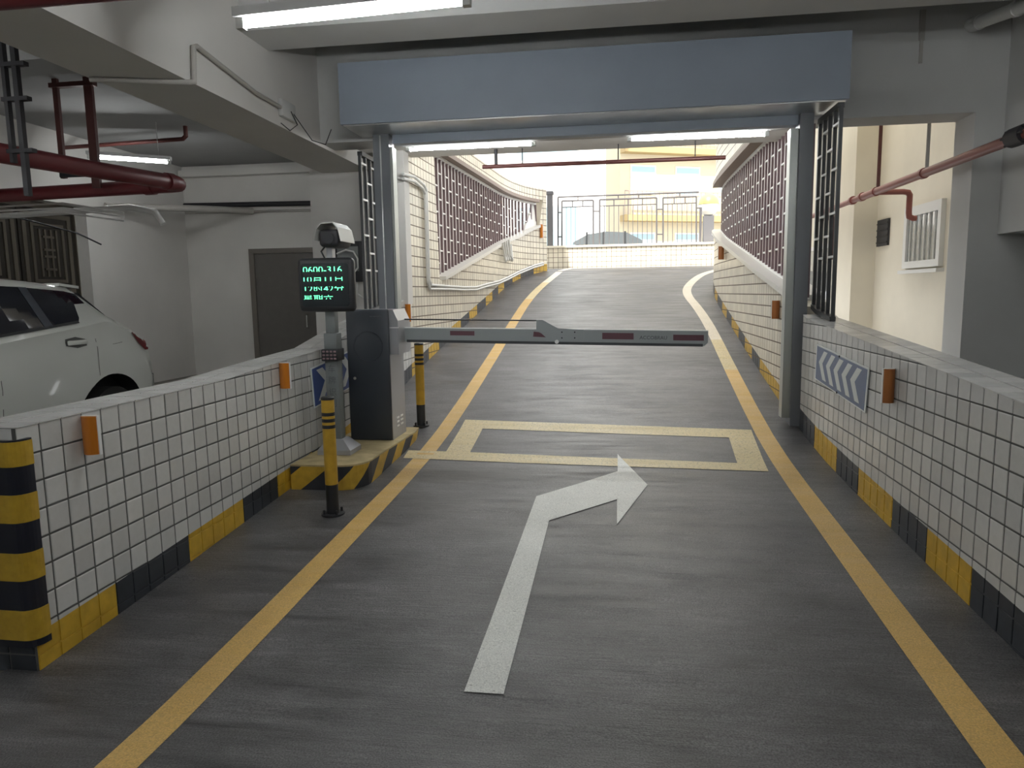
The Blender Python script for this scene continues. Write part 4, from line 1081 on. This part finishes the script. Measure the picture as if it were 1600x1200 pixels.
# local y: rear is +2.175 ; world rear at 6.81
CY = 6.81-2.175; HW = .92
L = lambda y: y-CY
st = [(L(2.46),.72,.55,.66,.66),(L(2.52),.82,.62,.76,.76),(L(2.7),.95,.68,.88,.86),(L(3.1),1.04,.72,.97,.91),(L(3.55),1.10,.72,1.02,.92),(L(3.75),1.2,.68,1.06,.92),(L(4.35),1.62,.62,1.14,.92),(L(4.7),1.70,.62,1.19,.92),
      (L(5.1),1.715,.64,1.235,.92),(L(5.5),1.70,.64,1.275,.92),(L(5.85),1.675,.63,1.31,.92),(L(6.12),1.645,.62,1.345,.91),(L(6.16),1.60,.62,1.35,.905),(L(6.22),1.50,.66,1.34,.915),(L(6.45),1.30,.78,1.25,.91),(L(6.60),1.21,.84,1.17,.905),(L(6.72),1.15,.86,1.11,.90),(L(6.80),1.02,.85,.98,.885),(L(6.86),.86,.82,.80,.86),(L(6.90),.70,.78,.66,.82)]
suv, strip, sx = car('suv', 'white SUV parked behind the low left wall with dark tinted windows', st, (L(6.17), L(3.42)), HW, 'car_white')
suv.location = (-4.75-HW, CY, 0); WORLD[suv.name] = Vector((0,0,0))
wt = [(L(4.2),1.45),(L(4.6),1.615),(L(5.0),1.635),(L(5.45),1.62),(L(5.97),1.585),(L(6.10),1.56)]
wb_ = [(L(4.2),1.16),(L(4.94),1.222),(L(5.4),1.268),(L(5.83),1.306),(L(5.87),1.34),(L(5.955),1.464),(L(6.12),1.47)]
for s in (1, -1):
    g_ = strip(s, wt, wb_, 'car_glass', 'side_glass', .006)
    strip(s, [(L(5.44),1.622),(L(5.53),1.618)], [(L(5.44),1.27),(L(5.53),1.28)], 'car_pillar', 'pillar', .010, 4)
    strip(s, [(L(4.2),1.168),(L(4.94),1.234),(L(5.83),1.318)], [(L(4.2),1.150),(L(4.94),1.214),(L(5.83),1.296)], 'black', 'window_seal', .010, 10)
    # tail lamp wrapping the corner
    strip(s, [(L(6.50),1.178),(L(6.64),1.17),(L(6.72),1.10),(L(6.79),1.03)], [(L(6.50),1.165),(L(6.60),1.06),(L(6.70),.985),(L(6.79),.985)], 'tail_red', 'tail_lamp', .010, 8)
    hb = MB(); yy, zz = L(5.74), 1.125; xx = sx(yy, zz)
    hb.rbox(xx+.012, xx+.035, yy-.115, yy+.115, zz-.022, zz+.022, .010, 2)
    if s < 0: hb.v = [(-a, b, c) for a, b, c in hb.v]; hb.f = [f[::-1] for f in hb.f]
    hb.build('door_handle', 'car_white', suv)
    rec = strip(s, [(L(5.62),1.16),(L(5.74),1.175),(L(5.86),1.15)], [(L(5.62),1.10),(L(5.74),1.075),(L(5.86),1.09)], 'car_seam', 'handle_recess', .003, 8)
    for top, bot in (([(L(5.985),1.14),(L(5.992),1.14)], [(L(5.985),.80),(L(5.992),.80)]), ([(L(4.9),1.2),(L(4.907),1.2)], [(L(4.9),.4),(L(4.907),.4)])):
        strip(s, top, bot, 'car_seam', 'door_seam', .003, 2)
    strip(s, [(L(5.985),1.145),(L(5.992),1.145)], [(L(5.985),1.14),(L(5.992),1.14)], 'car_seam', 'door_seam', .003, 2)
    strip(s, [(L(6.2),1.08),(L(6.35),1.09)], [(L(6.2),1.076),(L(6.35),1.086)], 'car_seam', 'fuel_flap', .003, 2)
sp = MB(); w_ = .60
sp.hexa([(-w_,L(5.98),1.635),(w_,L(5.98),1.635),(w_-.02,L(6.24),1.61),(-w_+.02,L(6.24),1.61),(-w_,L(5.98),1.66),(w_,L(5.98),1.66),(w_-.02,L(6.24),1.635),(-w_+.02,L(6.24),1.635)]); sp.build('roof_spoiler', 'car_white', suv)
rw = MB(); rw.hexa([(-.60,L(6.20),1.545),(.60,L(6.20),1.545),(.68,L(6.45),1.315),(-.68,L(6.45),1.315),(-.60,L(6.195),1.57),(.60,L(6.195),1.57),(.68,L(6.46),1.332),(-.68,L(6.46),1.332)]); rw.build('rear_glass', 'car_glass', suv)
ws = MB(); ws.hexa([(-.66,L(3.78),1.215),(.66,L(3.78),1.215),(.6,L(4.3),1.58),(-.6,L(4.3),1.58),(-.66,L(3.77),1.235),(.66,L(3.77),1.235),(.6,L(4.28),1.61),(-.6,L(4.28),1.61)]); ws.build('windscreen', 'car_glass', suv)
# street sedan
S2 = [(-2.2,.62,.5,.56,.6),(-2.1,.76,.6,.70,.74),(-1.6,.86,.68,.80,.84),(-1.1,.96,.68,.88,.86),(-.35,1.42,.58,.94,.87),(.3,1.46,.6,.97,.87),(.9,1.40,.58,.99,.87),(1.55,1.06,.64,.98,.85),(2.0,.98,.66,.92,.8),(2.2,.75,.6,.7,.66)]
sed, strip2, _ = car('sedan', 'dark sedan parked in the street beyond the fence', S2, (-1.35, 1.35), .87, 'sedan_paint')
for s in (1, -1): strip2(s, [(-.75,1.12),(-.3,1.36),(.3,1.40),(.85,1.34),(1.3,1.1)], [(-.75,.97),(.3,.99),(1.3,1.02)], 'sedan_glass', 'side_glass', .012)
for s in (1, -1):
    for y in (-.28, .36, .86): strip2(s, [(y,1.40),(y+.06,1.40)], [(y,.98),(y+.06,.98)], 'sedan_paint', 'pillar', .018, 2)
sed.location = (.1, 22.5, 1.9); sed.rotation_euler = (0, 0, math.pi/2)

# ================================================================== STREET: FENCE, PILLARS, HOUSES
fn = thing('street_fence', (.3, 17.6, 2.63), 'thin grey steel fence with three framed panels on the street wall', 'fence')
def member(nm, a, b, w_=.022, m='fence'):
    a = Vector(a); b = Vector(b); MB().tube([a, b], w_, 6).build(nm, m, fn)
Yf = 17.62; f2 = lambda px, py: (lambda p: (p.x, Yf, p.z))(on(px, py, 1, Yf))
def fl_(nm, a, b, w_=.02): member(nm, f2(*a), f2(*b), w_)
fl_('top_rail', (872,308), (1092,300)); fl_('end_post', (872,308), (872,387)); fl_('bottom_rail', (868,388), (1096,383.5), .03)
for (xl, xr, yt0, yt1, yr0, yr1) in ((878,927,314,313,324,322),(937,1026,312,309,322,319),(1036,1088,309,307,319,317)):
    fl_('panel_rail', (xl,yt0), (xr,yt1)); fl_('panel_rail', (xl,yr0), (xr,yr1), .014)
    fl_('panel_post', (xl,yt0), (xl,386)); fl_('panel_post', (xr,yt1), (xr,384))
    k = 3 if xr-xl < 60 else 4
    for i in range(1, k): x = xl+(xr-xl)*i/k; fl_('spacer', (x,yt0+(yt1-yt0)*i/k), (x,yr0+(yr1-yr0)*i/k), .014)
    q = int((xr-xl)/7)
    for i in range(1, q): x = xl+(xr-xl)*i/q; fl_('picket', (x,yr0-.5), (x,385), .008)
for x0, x1, y in ((872,878,332),(927,937,330),(1026,1036,327),(872,878,370),(1026,1036,366),(1088,1096,325)): fl_('spacer', (x0,y), (x1,y), .016)
for x, y0, y1 in ((903,306,313),(966,305,311),(998,303,310),(1062,301,308)): fl_('spacer', (x,y0), (x,y1), .014)
fl_('end_post', (1095,324), (1094,383), .03)
gp = MB().box(-1.62, -1.48, 17.84, 17.98, 1.9, 3.98).box(-1.64, -1.46, 17.82, 18.0, 3.90, 3.97)
tag(gp.build('gate_post', 'pillar_grey'), 'square grey gate post at the left end of the street wall', 'post')
lp_ = thing('globe_lamp', (2.27, 17.97, 1.9), 'white globe lamp with a yellow cap on a grey pillar', 'lamp')
MB().box(2.15, 2.39, 17.86, 18.08, 1.9, 3.28).build('pillar', 'pillar_grey', lp_)
pr = [(.23*math.sin(math.pi*k/14)+.001, 3.51-.24*math.cos(math.pi*k/14)) for k in range(15)]
MB().lathe(pr, 2.27, 17.97, 20).build('globe', 'globe', lp_)
pr = [(.245*math.sin(math.pi*(.5+k/16)), 3.55-.26*math.cos(math.pi*(.5+k/16))) for k in range(0, 9)]; pr[-1] = (.002, pr[-1][1])
MB().lathe(pr, 2.27, 17.97, 20).build('cap', 'globe_cap', lp_)
def house(name, label, x0, x1, y0, y1, z1, m, floors, wins, ledges=True):
    H = thing(name, ((x0+x1)/2, y0, 1.9), label, 'building')
    MB().box(x0, x1, y0, y1, 1.9, z1).build('wall', m, H)
    fh = (z1-1.9)/floors
    for f in range(floors):
        zb = 1.9+f*fh
        if ledges: MB().box(x0, x1, y0-.5, y0, zb+fh-.25, zb+fh).build('ledge', 'house_ledge', H)
        for k in range(wins):
            xw = x0+(x1-x0)*(k+.5)/wins; ww = (x1-x0)/wins*.28
            W = MB().box(xw-ww, xw+ww, y0-.03, y0+.01, zb+.9, zb+fh-.7).build('window', 'window_frame', H)
            MB().box(xw-ww+.06, xw+ww-.06, y0-.045, y0-.03, zb+.96, zb+fh-.76).build('pane', 'house_glass', W)
    return H
house('apartment_house', 'plain white building across the street', -13, -.35, 27, 31, 16, 'house_white', 4, 3, False)
hc = house('apartment_house', 'cream building with ochre ledges and brown balcony railings across the street', 0, 6.4, 31, 32.5, 16, 'house_cream', 5, 3, True)
for f in range(5):
    zb = 1.9+(f+1)*(16-1.9)/5
    if f < 4:
        MB().box(0, 6.4, 30.5, 30.54, zb+.95, zb+1.0).build('railing_top', 'trim_brown', hc)
        for k in range(33): MB().box(k*.2-.012, k*.2+.012, 30.505, 30.53, zb, zb+.95).build('baluster', 'trim_brown', hc)
hc.rotation_euler = (0, 0, .42); hc.location.y += 1.6
house('apartment_house', 'pale building with blue glass beside the cream building', 7.2, 14, 36, 38, 14, 'house_white', 4, 3, False)
tag(MB().box(.02, .30, 31.22, 31.30, 7.9, 9.6).build('street_banner', 'awning'), 'orange banner hanging on the corner of the cream building', 'banner')
